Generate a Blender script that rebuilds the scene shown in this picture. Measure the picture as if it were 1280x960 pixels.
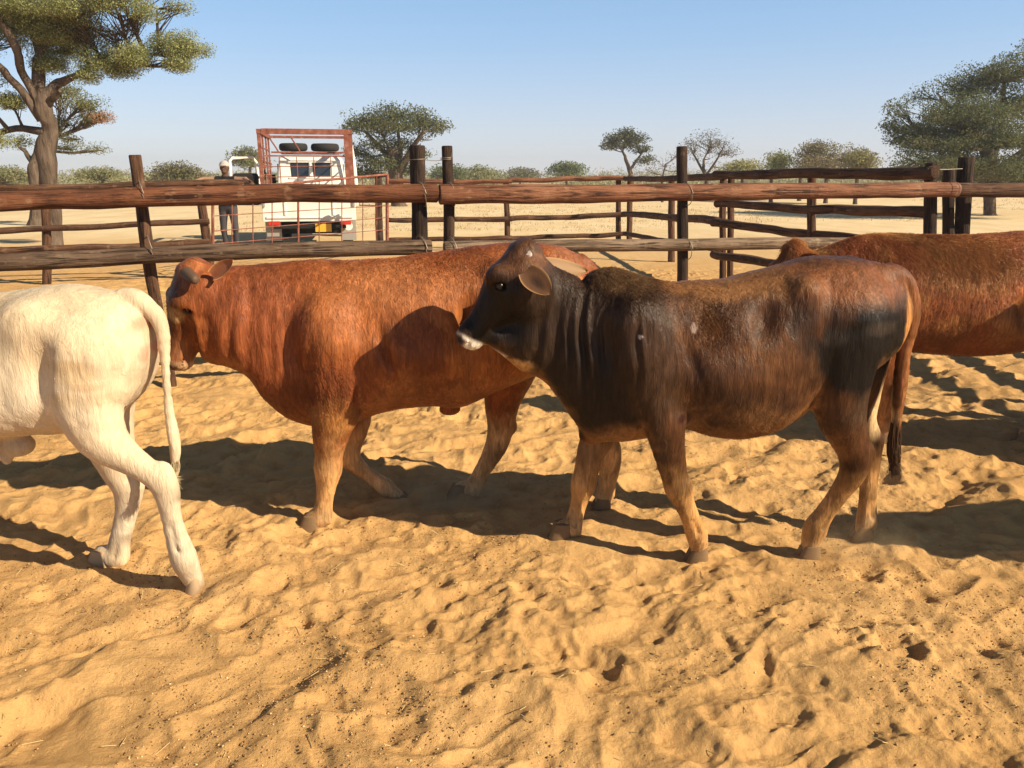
import bpy, math, random, time
import numpy as np
from mathutils import Vector
T0 = time.time()
for o in list(bpy.data.objects): bpy.data.objects.remove(o, do_unlink=True)
scene = bpy.context.scene
col = scene.collection
R = math.radians
# ------------------------------------------------------------------ camera, sky, sun, exposure
CH, PITCH, FPX = 1.55, 14.5, 1000.0
cam = bpy.data.cameras.new('camera'); camo = bpy.data.objects.new('camera', cam); col.objects.link(camo)
cam.sensor_width = 36; cam.sensor_fit = 'HORIZONTAL'; cam.lens = 36*FPX/1280
cam.clip_start = .05; cam.clip_end = 6000
camo.location = (0, 0, CH); camo.rotation_euler = (R(90-PITCH), 0, 0)
scene.camera = camo
SUN_EL = R(33); SUN_DIR = np.array([.906, -.423]); SUN_DIR /= np.linalg.norm(SUN_DIR)   # ground direction towards the sun
w = bpy.data.worlds.new('World'); scene.world = w; w.use_nodes = True
nt = w.node_tree; nt.nodes.clear()
sky = nt.nodes.new('ShaderNodeTexSky'); sky.sky_type = 'NISHITA'; sky.sun_disc = False
sky.sun_elevation = SUN_EL; sky.sun_rotation = math.atan2(SUN_DIR[0], SUN_DIR[1])
sky.air_density = 1.0; sky.dust_density = .4; sky.ozone_density = 1.0; sky.altitude = 1000
bg = nt.nodes.new('ShaderNodeBackground'); bg.inputs[1].default_value = .064
ow = nt.nodes.new('ShaderNodeOutputWorld')
mxs = nt.nodes.new('ShaderNodeMixRGB'); hzc = nt.nodes.new('ShaderNodeMixRGB'); hzc.inputs[1].default_value = (7.0, 7.1, 8.4, 1); hzc.inputs[2].default_value = (3.9, 6.7, 10.6, 1); nt.links.new(hzc.outputs[0], mxs.inputs[2])
nt.links.new(sky.outputs[0], mxs.inputs[1]); tcw = nt.nodes.new('ShaderNodeTexCoord'); spw = nt.nodes.new('ShaderNodeSeparateXYZ'); nt.links.new(tcw.outputs['Generated'], spw.inputs[0])
def wmap(a, b, c, d):
    m = nt.nodes.new('ShaderNodeMapRange'); m.interpolation_type = 'SMOOTHSTEP'
    for i, v in zip((1, 2, 3, 4), (a, b, c, d)): m.inputs[i].default_value = v
    nt.links.new(spw.outputs[2], m.inputs[0]); return m.outputs[0]
nt.links.new(wmap(0, .20, 0, 1), hzc.inputs[0]); nt.links.new(wmap(-.05, .26, .62, .42), mxs.inputs[0])            # dusty pale air low over the horizon
zen = nt.nodes.new('ShaderNodeVectorMath'); zen.operation = 'SCALE'; nt.links.new(mxs.outputs[0], zen.inputs[0]); nt.links.new(wmap(.22, .55, 1., .30), zen.inputs[3])   # sky above the view dimmed to lower the fill light in shadows
nt.links.new(zen.outputs[0], bg.inputs[0]); nt.links.new(bg.outputs[0], ow.inputs[0])
sl = bpy.data.lights.new('sun', 'SUN'); so = bpy.data.objects.new('sun', sl); col.objects.link(so)
sl.energy = 5.0; sl.angle = R(.5); sl.color = (1, .85, .62)
sd = Vector((SUN_DIR[0]*math.cos(SUN_EL), SUN_DIR[1]*math.cos(SUN_EL), math.sin(SUN_EL)))
so.rotation_euler = sd.to_track_quat('Z', 'Y').to_euler()
scene.view_settings.view_transform = 'Standard'; scene.view_settings.look = 'None'
scene.view_settings.exposure = .80; scene.view_settings.gamma = 1
scene.view_settings.use_curve_mapping = False
scene.cycles.max_bounces = 6; scene.cycles.transparent_max_bounces = 8

# ------------------------------------------------------------------ helpers
def tag(o, label=None, cat=None, group=None, kind=None):
    if label: o['label'] = label
    if cat: o['category'] = cat
    if group: o['group'] = group
    if kind: o['kind'] = kind
    return o
def empty(name, loc, label=None, cat=None, group=None, rz=0):
    o = bpy.data.objects.new(name, None); col.objects.link(o); o.location = loc; o.rotation_euler = (0, 0, rz)
    o.empty_display_size = .1
    return tag(o, label, cat, group)
def child(name, me, parent=None, mat=None):
    o = bpy.data.objects.new(name, me); col.objects.link(o)
    if parent: o.parent = parent
    if mat is not None and len(me.materials) == 0: me.materials.append(mat)
    return o
def np_mesh(name, V, Fq, smooth=True, tris=False):
    V = np.asarray(V, np.float32); Fq = np.asarray(Fq, np.int32)
    me = bpy.data.meshes.new(name); n = Fq.shape[1]
    me.vertices.add(len(V)); me.vertices.foreach_set('co', V.ravel())
    me.loops.add(Fq.size); me.loops.foreach_set('vertex_index', Fq.ravel())
    me.polygons.add(len(Fq)); me.polygons.foreach_set('loop_start', np.arange(0, Fq.size, n, dtype=np.int32))
    me.polygons.foreach_set('loop_total', np.full(len(Fq), n, np.int32))
    me.update(calc_edges=True); me.validate()
    if smooth: me.polygons.foreach_set('use_smooth', np.ones(len(me.polygons), bool))
    return me
def set_col(me, name, C):
    a = me.color_attributes.new(name, 'FLOAT_COLOR', 'POINT')
    C4 = np.ones((len(C), 4), np.float32); C4[:, :3] = C
    a.data.foreach_set('color', C4.ravel())
TH = R(PITCH)
def ray(px, py):
    u = (px-640)/FPX; v = -(py-480)/FPX
    return np.array([u, math.cos(TH)+v*math.sin(TH), -math.sin(TH)+v*math.cos(TH)])
def at(px, py, Y):
    d = ray(px, py); s = Y/d[1]
    return np.array([d[0]*s, Y, CH+d[2]*s])
def atg(px, py, z=0.):
    d = ray(px, py); s = (z-CH)/d[2]
    return np.array([d[0]*s, d[1]*s, z])
# ---- value noise
def _h(ix, iy, iz, seed):
    n = (ix.astype(np.uint32)*np.uint32(374761393) + iy.astype(np.uint32)*np.uint32(668265263) + iz.astype(np.uint32)*np.uint32(2147483647) + np.uint32((seed*974711+12345) & 0xffffffff))
    n = (n ^ (n >> np.uint32(13)))*np.uint32(1274126177); n = n ^ (n >> np.uint32(16))
    n = n*np.uint32(2246822519); n = n ^ (n >> np.uint32(15))
    return n.astype(np.float32)*np.float32(1/4294967295.)
def vnoise(x, y, z=None, seed=0):
    x = np.asarray(x, np.float32); y = np.asarray(y, np.float32)
    two = z is None
    xi = np.floor(x).astype(np.int32); yi = np.floor(y).astype(np.int32); xf = x-xi; yf = y-yi
    u = xf*xf*xf*(xf*(xf*6-15)+10); v = yf*yf*yf*(yf*(yf*6-15)+10)
    if two:
        zi = np.zeros_like(xi)
        a = _h(xi, yi, zi, seed); b = _h(xi+1, yi, zi, seed); c = _h(xi, yi+1, zi, seed); d = _h(xi+1, yi+1, zi, seed)
        return (a+(b-a)*u+(c-a+(a-b-c+d)*u)*v)*2-1
    z = np.asarray(z, np.float32); zi = np.floor(z).astype(np.int32); zf = z-zi; ww = zf*zf*(3-2*zf)
    def pl(k):
        a = _h(xi, yi, k, seed); b = _h(xi+1, yi, k, seed); c = _h(xi, yi+1, k, seed); d = _h(xi+1, yi+1, k, seed)
        return a+(b-a)*u+(c-a+(a-b-c+d)*u)*v
    p = pl(zi); q = pl(zi+1)
    return (p+(q-p)*ww)*2-1
def fbm(x, y, z=None, seed=0, oct=4, gain=.5):
    s = 0; a = 1; t = 0
    for i in range(oct):
        s = s+a*vnoise(x*2**i+i*17.3, y*2**i-i*9.1, None if z is None else z*2**i+i*5.7, seed+i); t += a; a *= gain
    return s/t
def smooth(e0, e1, x):
    t = np.clip((x-e0)/(e1-e0), 0, 1); return t*t*(3-2*t)

# ---- materials
def mat(name, color=(.5,.5,.5), rough=.7, spec=.3, metal=0., nodes=None, **k):
    m = bpy.data.materials.new(name); m.use_nodes = True
    b = m.node_tree.nodes['Principled BSDF']
    b.inputs['Base Color'].default_value = (*color, 1); b.inputs['Roughness'].default_value = rough
    b.inputs['Specular IOR Level'].default_value = spec; b.inputs['Metallic'].default_value = metal
    if nodes: nodes(m.node_tree, b)
    return m
def N(nt, t, **k):
    n = nt.nodes.new('ShaderNode'+t)
    for a, v in k.items(): setattr(n, a, v)
    return n
def noise_tex(nt, scale, detail=4, rough=.55, vec=None, mscale=None, dist=0.):
    n = N(nt, 'TexNoise'); n.inputs['Scale'].default_value = scale; n.inputs['Detail'].default_value = detail
    n.inputs['Roughness'].default_value = rough; n.inputs['Distortion'].default_value = dist
    tc = N(nt, 'TexCoord'); src = tc.outputs['Object'] if vec is None else vec
    if mscale:
        mp = N(nt, 'Mapping'); mp.inputs['Scale'].default_value = mscale; nt.links.new(src, mp.inputs[0]); src = mp.outputs[0]
    nt.links.new(src, n.inputs['Vector'])
    return n
def ramp(nt, fac, stops):
    r = N(nt, 'ValToRGB'); e = r.color_ramp.elements
    while len(e) < len(stops): e.new(.5)
    for i, (p, c) in enumerate(stops): e[i].position = p; e[i].color = (*c, 1) if len(c) == 3 else c
    nt.links.new(fac, r.inputs[0]); return r
def mixc(nt, fac, a, b, mode='MIX'):
    m = N(nt, 'MixRGB', blend_type=mode)
    for i, s in ((0, fac), (1, a), (2, b)):
        if hasattr(s, 'is_output'): nt.links.new(s, m.inputs[i])
        elif i == 0: m.inputs[0].default_value = s
        else: m.inputs[i].default_value = (*s, 1)
    return m.outputs[0]
def bump(nt, b, h, strength, dist, prev=None):
    n = N(nt, 'Bump'); n.inputs['Strength'].default_value = strength; n.inputs['Distance'].default_value = dist
    nt.links.new(h, n.inputs['Height'])
    if prev is not None: nt.links.new(prev, n.inputs['Normal'])
    nt.links.new(n.outputs[0], b.inputs['Normal']); return n.outputs[0]

# ------------------------------------------------------------------ ground
rng = np.random.default_rng(7)
NP = 4200
pitx = rng.uniform(-6, 7.5, NP); pity = rng.uniform(1.6, 14, NP)
pitr = rng.uniform(.028, .085, NP); pitd = pitr*rng.uniform(.10, .36, NP); pita = rng.uniform(0, 3.14, NP)
def relief(x, y):
    x = np.asarray(x, np.float32); y = np.asarray(y, np.float32)
    wx = x+.09*vnoise(x*3, y*3, seed=31); wy = y+.09*vnoise(x*3+9, y*3, seed=32)
    ca, sa = math.cos(.62), math.sin(.62)
    p = wx*ca+wy*sa; q = -wx*sa+wy*ca          # trampled ridges run obliquely
    z = .030*fbm(x*.55, y*.55, seed=1, oct=3)
    z = z+.015*vnoise(p*1.6, q*3.8, seed=3)+.023*vnoise(p*3.0, q*6.6, seed=4)+.014*np.clip(1-1.3*np.abs(vnoise(p*4.4+.4*q, q*7.6, seed=14)), 0, 1)**1.3
    n = vnoise(wx*6.2, wy*6.2, seed=5); z = z+.013*(1-np.abs(n))**2-.006
    z = z+.009*vnoise(wx*13, wy*13, seed=6)+.003*vnoise(wx*27, wy*27, seed=66)
    patch = smooth(.0, .5, fbm(x*1.3+4, y*1.3, seed=9, oct=3))
    z = z+(.0014+.0062*patch)*fbm(x*30, y*30, seed=11, oct=4, gain=.62)
    return z
def near_w(x, y):
    return smooth(17, 8, np.hypot(x*.9, y))*.93+.07
def pits(x, y, Z0):
    Z = np.zeros_like(Z0)
    # hoofprints: small basins with a pushed-up rim
    xs = x[0, :]; ys = y[:, 0]
    for i in range(NP):
        r = pitr[i]*2.4
        i0, i1 = np.searchsorted(xs, (pitx[i]-r, pitx[i]+r)); j0, j1 = np.searchsorted(ys, (pity[i]-r, pity[i]+r))
        if i1-i0 < 2 or j1-j0 < 2: continue
        X = x[j0:j1, i0:i1]-pitx[i]; Y = y[j0:j1, i0:i1]-pity[i]
        c, s = math.cos(pita[i]), math.sin(pita[i])
        d = np.hypot((X*c+Y*s)/1.25, (-X*s+Y*c)*1.1)/pitr[i]
        d = d*(1+.25*vnoise(X*30+i, Y*30, seed=i % 50))
        Z[j0:j1, i0:i1] += -pitd[i]*np.exp(-(d/.8)**2.8)+pitd[i]*.35*np.exp(-((d-1.25)/.42)**2)
    return Z0+np.where(Z < 0, .022*np.tanh(Z/.022), Z)
def axis(pts):
    out = []
    for a, b, n in pts: out.append(np.linspace(a, b, n, endpoint=False))
    return np.concatenate(out+[[pts[-1][1]]])
far = 2600.
g = np.geomspace(1, far/9, 34)*9
xs = np.concatenate([-g[::-1], axis([(-9, -3.2, 230), (-3.2, 3.2, 980), (3.2, 9, 230)])[1:-1], g])
ys = np.concatenate([np.linspace(-30, 1.6, 24, endpoint=False), np.geomspace(1.6, 16, 1000), np.geomspace(16.3, far, 60)])
GX, GY = np.meshgrid(xs, ys)
GZ = (relief(GX, GY)*near_w(GX, GY)).astype(np.float32)
GZ = pits(GX, GY, GZ)
GZ += (.9*fbm(GX*.012, GY*.012, seed=77, oct=2)*smooth(60, 400, GY)).astype(np.float32)
def gz(x, y):
    i = int(np.clip(np.searchsorted(xs, x), 1, len(xs)-1)); j = int(np.clip(np.searchsorted(ys, y), 1, len(ys)-1))
    return float(GZ[j-1:j+1, i-1:i+1].mean())
ny, nx = GX.shape
idx = np.arange(nx*ny).reshape(ny, nx)
quads = np.stack([idx[:-1, :-1], idx[:-1, 1:], idx[1:, 1:], idx[1:, :-1]], -1).reshape(-1, 4)
gme = np_mesh('ground', np.stack([GX, GY, GZ], -1).reshape(-1, 3), quads)
def ground_nodes(nt, b):
    tc = N(nt, 'TexCoord'); P = tc.outputs['Object']
    n1 = noise_tex(nt, .9, 5, .6, P); n2 = noise_tex(nt, 9, 5, .65, P); n3 = noise_tex(nt, 120, 3, .6, P)
    sand = ramp(nt, n1.outputs[0], [(.3, (.49, .285, .108)), (.55, (.56, .335, .136)), (.75, (.61, .385, .168))])
    c = mixc(nt, ramp(nt, n2.outputs[0], [(.45, (0,)*3), (.72, (1,)*3)]).outputs[0], sand.outputs[0], (.42, .24, .095))
    spk = ramp(nt, n3.outputs[0], [(.60, (0,)*3), (.70, (1,)*3)])
    msk = ramp(nt, n2.outputs[0], [(.5, (0,)*3), (.65, (.7,)*3)])
    c = mixc(nt, mixc(nt, 1., spk.outputs[0], msk.outputs[0], 'MULTIPLY'), c, (.20, .105, .045))
    # pale dry pasture outside the pen, by distance from the pen
    sp = N(nt, 'SeparateXYZ'); nt.links.new(P, sp.inputs[0])
    mr = N(nt, 'MapRange'); mr.inputs[1].default_value = 13; mr.inputs[2].default_value = 24; nt.links.new(sp.outputs[1], mr.inputs[0])
    n4 = noise_tex(nt, .10, 6, .6, P); n5 = noise_tex(nt, .9, 5, .65, P, (1, .35, 1))
    pas = ramp(nt, n4.outputs[0], [(.35, (.62, .47, .27)), (.6, (.70, .55, .34)), (.75, (.60, .45, .26))])
    pas = mixc(nt, ramp(nt, n5.outputs[0], [(.45, (0,)*3), (.7, (.6,)*3)]).outputs[0], pas.outputs[0], (.50, .345, .15))
    c = mixc(nt, mr.outputs[0], c, pas)
    mr2 = N(nt, 'MapRange'); mr2.inputs[1].default_value = 60; mr2.inputs[2].default_value = 140; nt.links.new(sp.outputs[1], mr2.inputs[0])
    c = mixc(nt, mr2.outputs[0], c, (.42, .31, .15))
    nt.links.new(c, b.inputs['Base Color'])
    h = bump(nt, b, noise_tex(nt, 55, 7, .72, P).outputs[0], .75, .016)
    bump(nt, b, noise_tex(nt, 300, 3, .7, P).outputs[0], .35, .004, h)
m_ground = mat('sand', rough=.95, spec=.08, nodes=ground_nodes)
tag(child('ground', gme, mat=m_ground), 'loose trampled golden sand of the pen running out to dry pasture', kind='structure')

# ------------------------------------------------------------------ log tubes
def tube(path, radii, seg=12, wob=.0, seed=0, cap=True, elong=None):
    """closed tapered tube through path points, with wobbling radius"""
    P = np.array(path, float); n = len(P); rad = np.broadcast_to(np.asarray(radii, float), (n,))
    Tn = np.gradient(P, axis=0); Tn /= np.linalg.norm(Tn, axis=1)[:, None]+1e-9
    ref = np.array([0, 0, 1.]) if abs(Tn[0][2]) < .9 else np.array([1., 0, 0])
    V = []; th = np.arange(seg)*2*math.pi/seg
    for i in range(n):
        s = np.cross(Tn[i], ref); s /= np.linalg.norm(s)+1e-9; u = np.cross(s, Tn[i])
        L = i*.35
        rr = rad[i]*(1+wob*vnoise(np.cos(th)*1.4+seed*3.1, np.sin(th)*1.4+seed, np.full(seg, L), seed=seed))
        V.append(P[i]+(np.cos(th)*rr)[:, None]*s+(np.sin(th)*rr)[:, None]*u)
    V = np.concatenate(V); F = []
    for i in range(n-1):
        for j in range(seg):
            k = (j+1) % seg
            F.append((i*seg+j, i*seg+k, (i+1)*seg+k, (i+1)*seg+j))
    if cap:
        a = len(V); V = np.vstack([V, P[0], P[-1]])
        for j in range(seg):
            k = (j+1) % seg
            F.append((a, k, j, j)); F.append((a+1, (n-1)*seg+j, (n-1)*seg+k, (n-1)*seg+k))
    return V, F
def poly_mesh(name, parts, smooth_=True, sharp=None):
    """join (V,F) pieces into one mesh; faces may repeat an index to mean a triangle"""
    VV = []; FF = []; o = 0
    for V, F in parts:
        VV.append(np.asarray(V, float)); 
        for f in F:
            g_ = []
            for q in f:
                if not g_ or q != g_[-1]: g_.append(q)
            FF.append(tuple(int(q)+o for q in g_))
        o += len(V)
    me = bpy.data.meshes.new(name); me.from_pydata(np.concatenate(VV).tolist(), [], FF); me.update()
    if smooth_:
        me.polygons.foreach_set('use_smooth', np.ones(len(me.polygons), bool))
        try: me.set_sharp_from_angle(angle=R(50))
        except Exception: pass
    return me
def box(c, s, rz=0., rx=0.):
    x, y, z = [q/2 for q in s]
    V = np.array([(i, j, k) for i in (-x, x) for j in (-y, y) for k in (-z, z)])
    if rx:
        c_, s_ = math.cos(rx), math.sin(rx); V = V@np.array([[1, 0, 0], [0, c_, s_], [0, -s_, c_]])
    if rz:
        c_, s_ = math.cos(rz), math.sin(rz); V = V@np.array([[c_, s_, 0], [-s_, c_, 0], [0, 0, 1]])
    return V+np.array(c), [(0, 1, 3, 2), (4, 6, 7, 5), (0, 4, 5, 1), (2, 3, 7, 6), (0, 2, 6, 4), (1, 5, 7, 3)]
def local(V, o): return np.asarray(V)-np.array(o)
def part(name, pieces, parent, m, origin=(0, 0, 0), sm=True, bev=0.):
    me = poly_mesh(name, [(local(V, origin), F) for V, F in pieces], sm)
    o = child(name, me, parent, m)
    if bev:
        b = o.modifiers.new('bevel', 'BEVEL'); b.width = bev; b.segments = 2; b.limit_method = 'ANGLE'
    return o
def log_nodes(c1, c2, c3, pale=None):
    def f(nt, b):
        tc = N(nt, 'TexCoord'); P = tc.outputs['UV']
        n1 = noise_tex(nt, 1, 5, .6, P, (1.6, 5, 1)); n2 = noise_tex(nt, 1, 5, .65, P, (2.5, 34, 1), .4); n3 = noise_tex(nt, 1, 4, .6, P, (9, 13, 1))
        r = ramp(nt, n1.outputs[0], [(.3, c1), (.52, c2), (.75, c3)])
        c = mixc(nt, ramp(nt, n2.outputs[0], [(.38, (0,)*3), (.52, (1,)*3)]).outputs[0], [q*.28 for q in c1], r.outputs[0]); n5 = noise_tex(nt, 1, 5, .7, P, (.9, 3, 1)); c = mixc(nt, ramp(nt, n5.outputs[0], [(.48, (0,)*3), (.68, (.55,)*3)]).outputs[0], c, [q*.55 for q in c1])
        if pale: c = mixc(nt, ramp(nt, n3.outputs[0], [(.58, (0,)*3), (.70, (.5,)*3)]).outputs[0], c, pale)
        nt.links.new(c, b.inputs['Base Color'])
        h = bump(nt, b, n2.outputs[0], 1., .022); h = bump(nt, b, n3.outputs[0], .8, .012, h); n4 = noise_tex(nt, 1, 6, .7, P, (3, 90, 1)); bump(nt, b, n4.outputs[0], .7, .006, h)
    return f
m_log_red = mat('red_brown_log', rough=.75, spec=.25, nodes=log_nodes((.15, .055, .028), (.24, .10, .05), (.32, .15, .08), (.40, .24, .14)))
m_log_dark = mat('dark_creosote_log', rough=.85, spec=.2, nodes=log_nodes((.030, .018, .013), (.055, .032, .022), (.095, .055, .034), (.17, .11, .07)))
m_log_grey = mat('weathered_grey_log', rough=.85, spec=.2, nodes=log_nodes((.16, .105, .066), (.24, .165, .11), (.33, .24, .165), (.42, .32, .23)))
m_log_brown = mat('old_brown_log', rough=.85, spec=.2, nodes=log_nodes((.075, .036, .02), (.12, .06, .034), (.18, .095, .055), (.26, .16, .10)))
m_log_mid = mat('brown_grey_log', rough=.85, spec=.15, nodes=log_nodes((.085, .052, .034), (.14, .09, .06), (.20, .135, .09), (.28, .20, .14)))
m_log_red2 = mat('dull_red_brown_log', rough=.8, spec=.2, nodes=log_nodes((.10, .036, .018), (.17, .065, .03), (.25, .105, .055), (.33, .19, .11)))
m_wire = mat('galvanised_wire', (.25, .21, .17), .6, .4, .6)
def log(name, p0, p1, r0, r1, parent, m, seed=0, sag=0., wob=.10, origin=(0, 0, 0), bend=.0, seg=14):
    p0 = np.array(p0, float); p1 = np.array(p1, float); L = np.linalg.norm(p1-p0)
    n = max(6, int(L/.09)); t = np.linspace(0, 1, n)
    pts = p0+(p1-p0)*t[:, None]
    rs = np.random.RandomState(seed+5)
    vert = abs((p1-p0)[2]) > .7*L
    off = np.stack([fbm(t*2.2+seed*7.7, t*0+k*3.3, seed=seed+k, oct=3) for k in range(3)], 1)*(bend if bend else .018)*min(1, L/2)
    if not vert: off[:, 2] -= sag*4*t*(1-t)
    off *= np.sin(np.pi*np.clip(t*1.0, 0, 1))[:, None]**.3 if not vert else 1
    pts = pts+off
    rad = r0+(r1-r0)*t
    rad = rad*(1+.05*fbm(t*L*2.5, t*0+seed, seed=seed+9, oct=2))
    # rounded chamfer at both ends
    pe0 = pts[0]; pts = np.vstack([pts[0], pts[0]+(pts[1]-pts[0])*.08, pts[1:-1], pts[-1]-(pts[-1]-pts[-2])*.08, pts[-1]])
    rad = np.concatenate([[rad[0]*.9], [rad[0]], rad[1:-1], [rad[-1]], [rad[-1]*.9]])
    V, F = tube(pts-np.array(origin), rad, seg, wob, seed)
    me = poly_mesh(name, [(V, F)])
    # UV: x along the log in metres, y around in metres
    uv = me.uv_layers.new(name='uv'); dist = np.concatenate([[0], np.cumsum(np.linalg.norm(np.diff(pts, axis=0), axis=1))])
    vi = np.zeros(len(me.loops), np.int32); me.loops.foreach_get('vertex_index', vi)
    ringn = len(pts)*seg
    U = np.zeros((len(me.loops), 2), np.float32)
    ok = vi < ringn; U[ok, 0] = dist[vi[ok]//seg]+seed*3.17; j = vi[ok] % seg
    U[ok, 1] = np.abs(j-seg/2)/(seg/2)*math.pi*r0+seed*1.3
    U[~ok] = (seed*3.17, seed*1.3)
    uv.data.foreach_set('uv', U.ravel())
    return child(name, me, parent, m)
def wire(name, pts, r, parent, origin=(0, 0, 0)):
    V, F = tube(np.array(pts)-np.array(origin), r, 6)
    return child(name, poly_mesh(name, [(V, F)]), parent, m_wire)
def wire_ring(name, c, ax, r, parent, origin=(0, 0, 0), wr=.0035, turns=1.0, tilt=.25):
    c = np.array(c, float); ax = np.array(ax, float); ax /= np.linalg.norm(ax)
    s = np.cross(ax, (0, 0, 1) if abs(ax[2]) < .9 else (1, 0, 0)); s /= np.linalg.norm(s); u = np.cross(ax, s)
    t = np.linspace(0, 2*math.pi*turns, int(22*turns))
    p = c+r*(np.cos(t)[:, None]*s+np.sin(t)[:, None]*u)+ax*(np.cos(t)*r*tilt)[:, None]+ax*(t*.0018)[:, None]
    return wire(name, p, wr, parent, origin)
def YA(px):
    u = (px-640)/1000; return (6.51+.107*u)/(1-.267*u)
def pa(px, py, dy=0.): return at(px, py, YA(px)+dy)

# near fence ---------------------------------------------------------
O = (-3.6, 5.5, 0)
fa = empty('log_fence', O, 'near log rail fence with thick reddish top rail wired to dark posts behind the cattle', 'fence')
UPL = log('rail', pa(-330, 256), pa(547, 241.5), .068, .069, fa, m_log_red2, 1, origin=O, wob=.12, bend=.03)
UPR = log('rail', pa(549, 242.8), pa(1196, 237, .05), .077, .070, fa, m_log_red, 2, origin=O, wob=.10, bend=.02)
log('rail', pa(-330, 337), pa(539, 309.5), .064, .060, fa, m_log_mid, 3, origin=O, wob=.08, bend=.03)['label'] = 'lower left weathered brown rail'
log('rail', pa(555, 310), pa(1110, 302), .051, .054, fa, m_log_grey, 4, origin=O, wob=.08)['label'] = 'thin pale grey lower rail'
log('rail', pa(-330, 432), pa(545, 402), .05, .045, fa, m_log_grey, 5, origin=O, wob=.08, bend=.03)
log('rail', pa(555, 385), pa(1180, 360), .045, .045, fa, m_log_grey, 6, origin=O, wob=.08, bend=.03)
posts_a = [(-230, 176, -205, .045), (168, 194, 196, .043), (522, 181, 527, .061), (558, 182, 564, .045), (853.5, 183, 853, .045)]
for i, (px, py, px2, r) in enumerate(posts_a):
    top = pa(px, py, .11); b = pa(px2, 380, .11); d = (b-top)/(b[2]-top[2]); bot = top+d*(-.15-top[2])
    o = log('post', bot, top, r*1.04, r, fa, m_log_brown if i in (1,) else m_log_dark, 10+i, origin=O, wob=.10)
    for py3 in (243, 311):
        c = pa(px+(px2-px)*(py3-py)/(380-py)+3, py3, .03)
        wire_ring('wire_tie', c, (1, .15, .25), .094, fa, O)
wire_ring('wire_tie', pa(522, 200, .11), (0, 0, 1), .060, fa, O, tilt=.05); wire_ring('wire_tie', pa(558, 200, .11), (0, 0, 1), .044, fa, O, turns=2, tilt=.05)
wire('wire_tie', [pa(531, 200, .08), pa(545, 201, .09), pa(553, 200, .08)], .003, fa, O)

# far side fences -------------------------------------------------------
def posts(fence, O, lst, m, s0):
    for i, (px, pyt, pxb, Y, r) in enumerate(lst):
        top = at(px, pyt, Y); b = at(pxb, pyt+60, Y); d = (b-top)/(b[2]-top[2]); bot = top+d*(-.1-top[2])
        log('post', bot, top, r*1.05, r, fence, m, s0+i, origin=O, wob=.10)
def rails(fence, O, lst, s0):
    for i, (p0, Y0, p1, Y1, r0, r1, m) in enumerate(lst):
        log('rail', at(*p0, Y0), at(*p1, Y1), r0, r1, fence, m, s0+i, origin=O, wob=.12, bend=.05)
O = (3.2, 9., 0)
fb = empty('log_fence', O, 'shaded log rail fence running back from the right corner post to the far corner', 'fence')
rails(fb, O, [((781, 223.3), 17.4, (906, 219.5), 11.6, .050, .055, m_log_brown), ((893, 218.5), 11.6, (1170, 215), 7.9, .056, .064, m_log_brown),
              ((779, 267.5), 17.4, (899, 277.5), 11.6, .058, .06, m_log_brown), ((891, 278.5), 11.6, (1100, 303), 8.7, .058, .05, m_log_brown),
              ((781, 292), 17.4, (899, 312), 11.6, .048, .05, m_log_brown), ((891, 318), 11.6, (1110, 349), 8.6, .058, .055, m_log_brown),
              ((895, 255), 11.6, (1162, 265.5), 8.0, .052, .054, m_log_brown)], 30)
posts(fb, O, [(787, 219, 787, 17.55, .06), (840, 220, 839.5, 15.2, .062), (904, 220, 903.5, 11.7, .046), (914, 221, 913.5, 11.75, .045), (1015.5, 216, 1015, 9.7, .053)], m_log_brown, 40)
posts(fb, O, [(1166, 204, 1164, 8.0, .062), (1188, 212, 1186, 8.15, .055), (1209, 196, 1205, 8.15, .072)], m_log_dark, 47)
log('rail', at(1188, 237.5, 7.85), at(1500, 239, 8.2), .070, .065, fb, m_log_brown, 55, origin=O, wob=.1)
log('rail', at(1188, 300, 7.95), at(1500, 303, 8.3), .055, .055, fb, m_log_brown, 56, origin=O, wob=.1)
wire('wire_tie', [at(1160, 211, 7.92), at(1180, 212, 7.96), at(1203, 211, 8.03)], .0035, fb, O)
wire_ring('wire_tie', at(1190, 237, 7.72), (1, .1, .3), .080, fb, O)
O = (-1., 17.5, 0)
fc = empty('log_fence', O, 'far brown log rail fence closing the back of the pen in front of dry pasture', 'fence')
rails(fc, O, [((484, 227), 17.5, (640, 226), 17.5, .052, .05, m_log_red), ((636, 225), 17.5, (783, 223), 17.5, .052, .052, m_log_red),
              ((484, 275), 17.5, (640, 273.5), 17.5, .052, .056, m_log_brown), ((636, 273.5), 17.5, (783, 268), 17.5, .055, .055, m_log_brown),
              ((484, 300), 17.5, (640, 297.5), 17.5, .050, .05, m_log_brown), ((636, 298), 17.5, (783, 292), 17.5, .05, .05, m_log_brown)], 60)
posts(fc, O, [(633, 227, 634, 17.6, .062), (773, 224, 773, 17.6, .055)], m_log_brown, 70)
O = (-6.5, 12., 0)
fd = empty('log_fence', O, 'left brown log rail fence passing in front of the big tree trunk', 'fence')
rails(fd, O, [((-60, 236), 11.6, (305, 229), 12.6, .055, .05, m_log_brown), ((-60, 290), 11.6, (262, 276.5), 12.4, .05, .042, m_log_brown), ((-60, 314), 11.6, (262, 302), 12.4, .048, .048, m_log_brown)], 80)
posts(fd, O, [(57, 232, 58, 11.95, .062), (249, 227, 256.5, 12.45, .066)], m_log_brown, 90)
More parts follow.
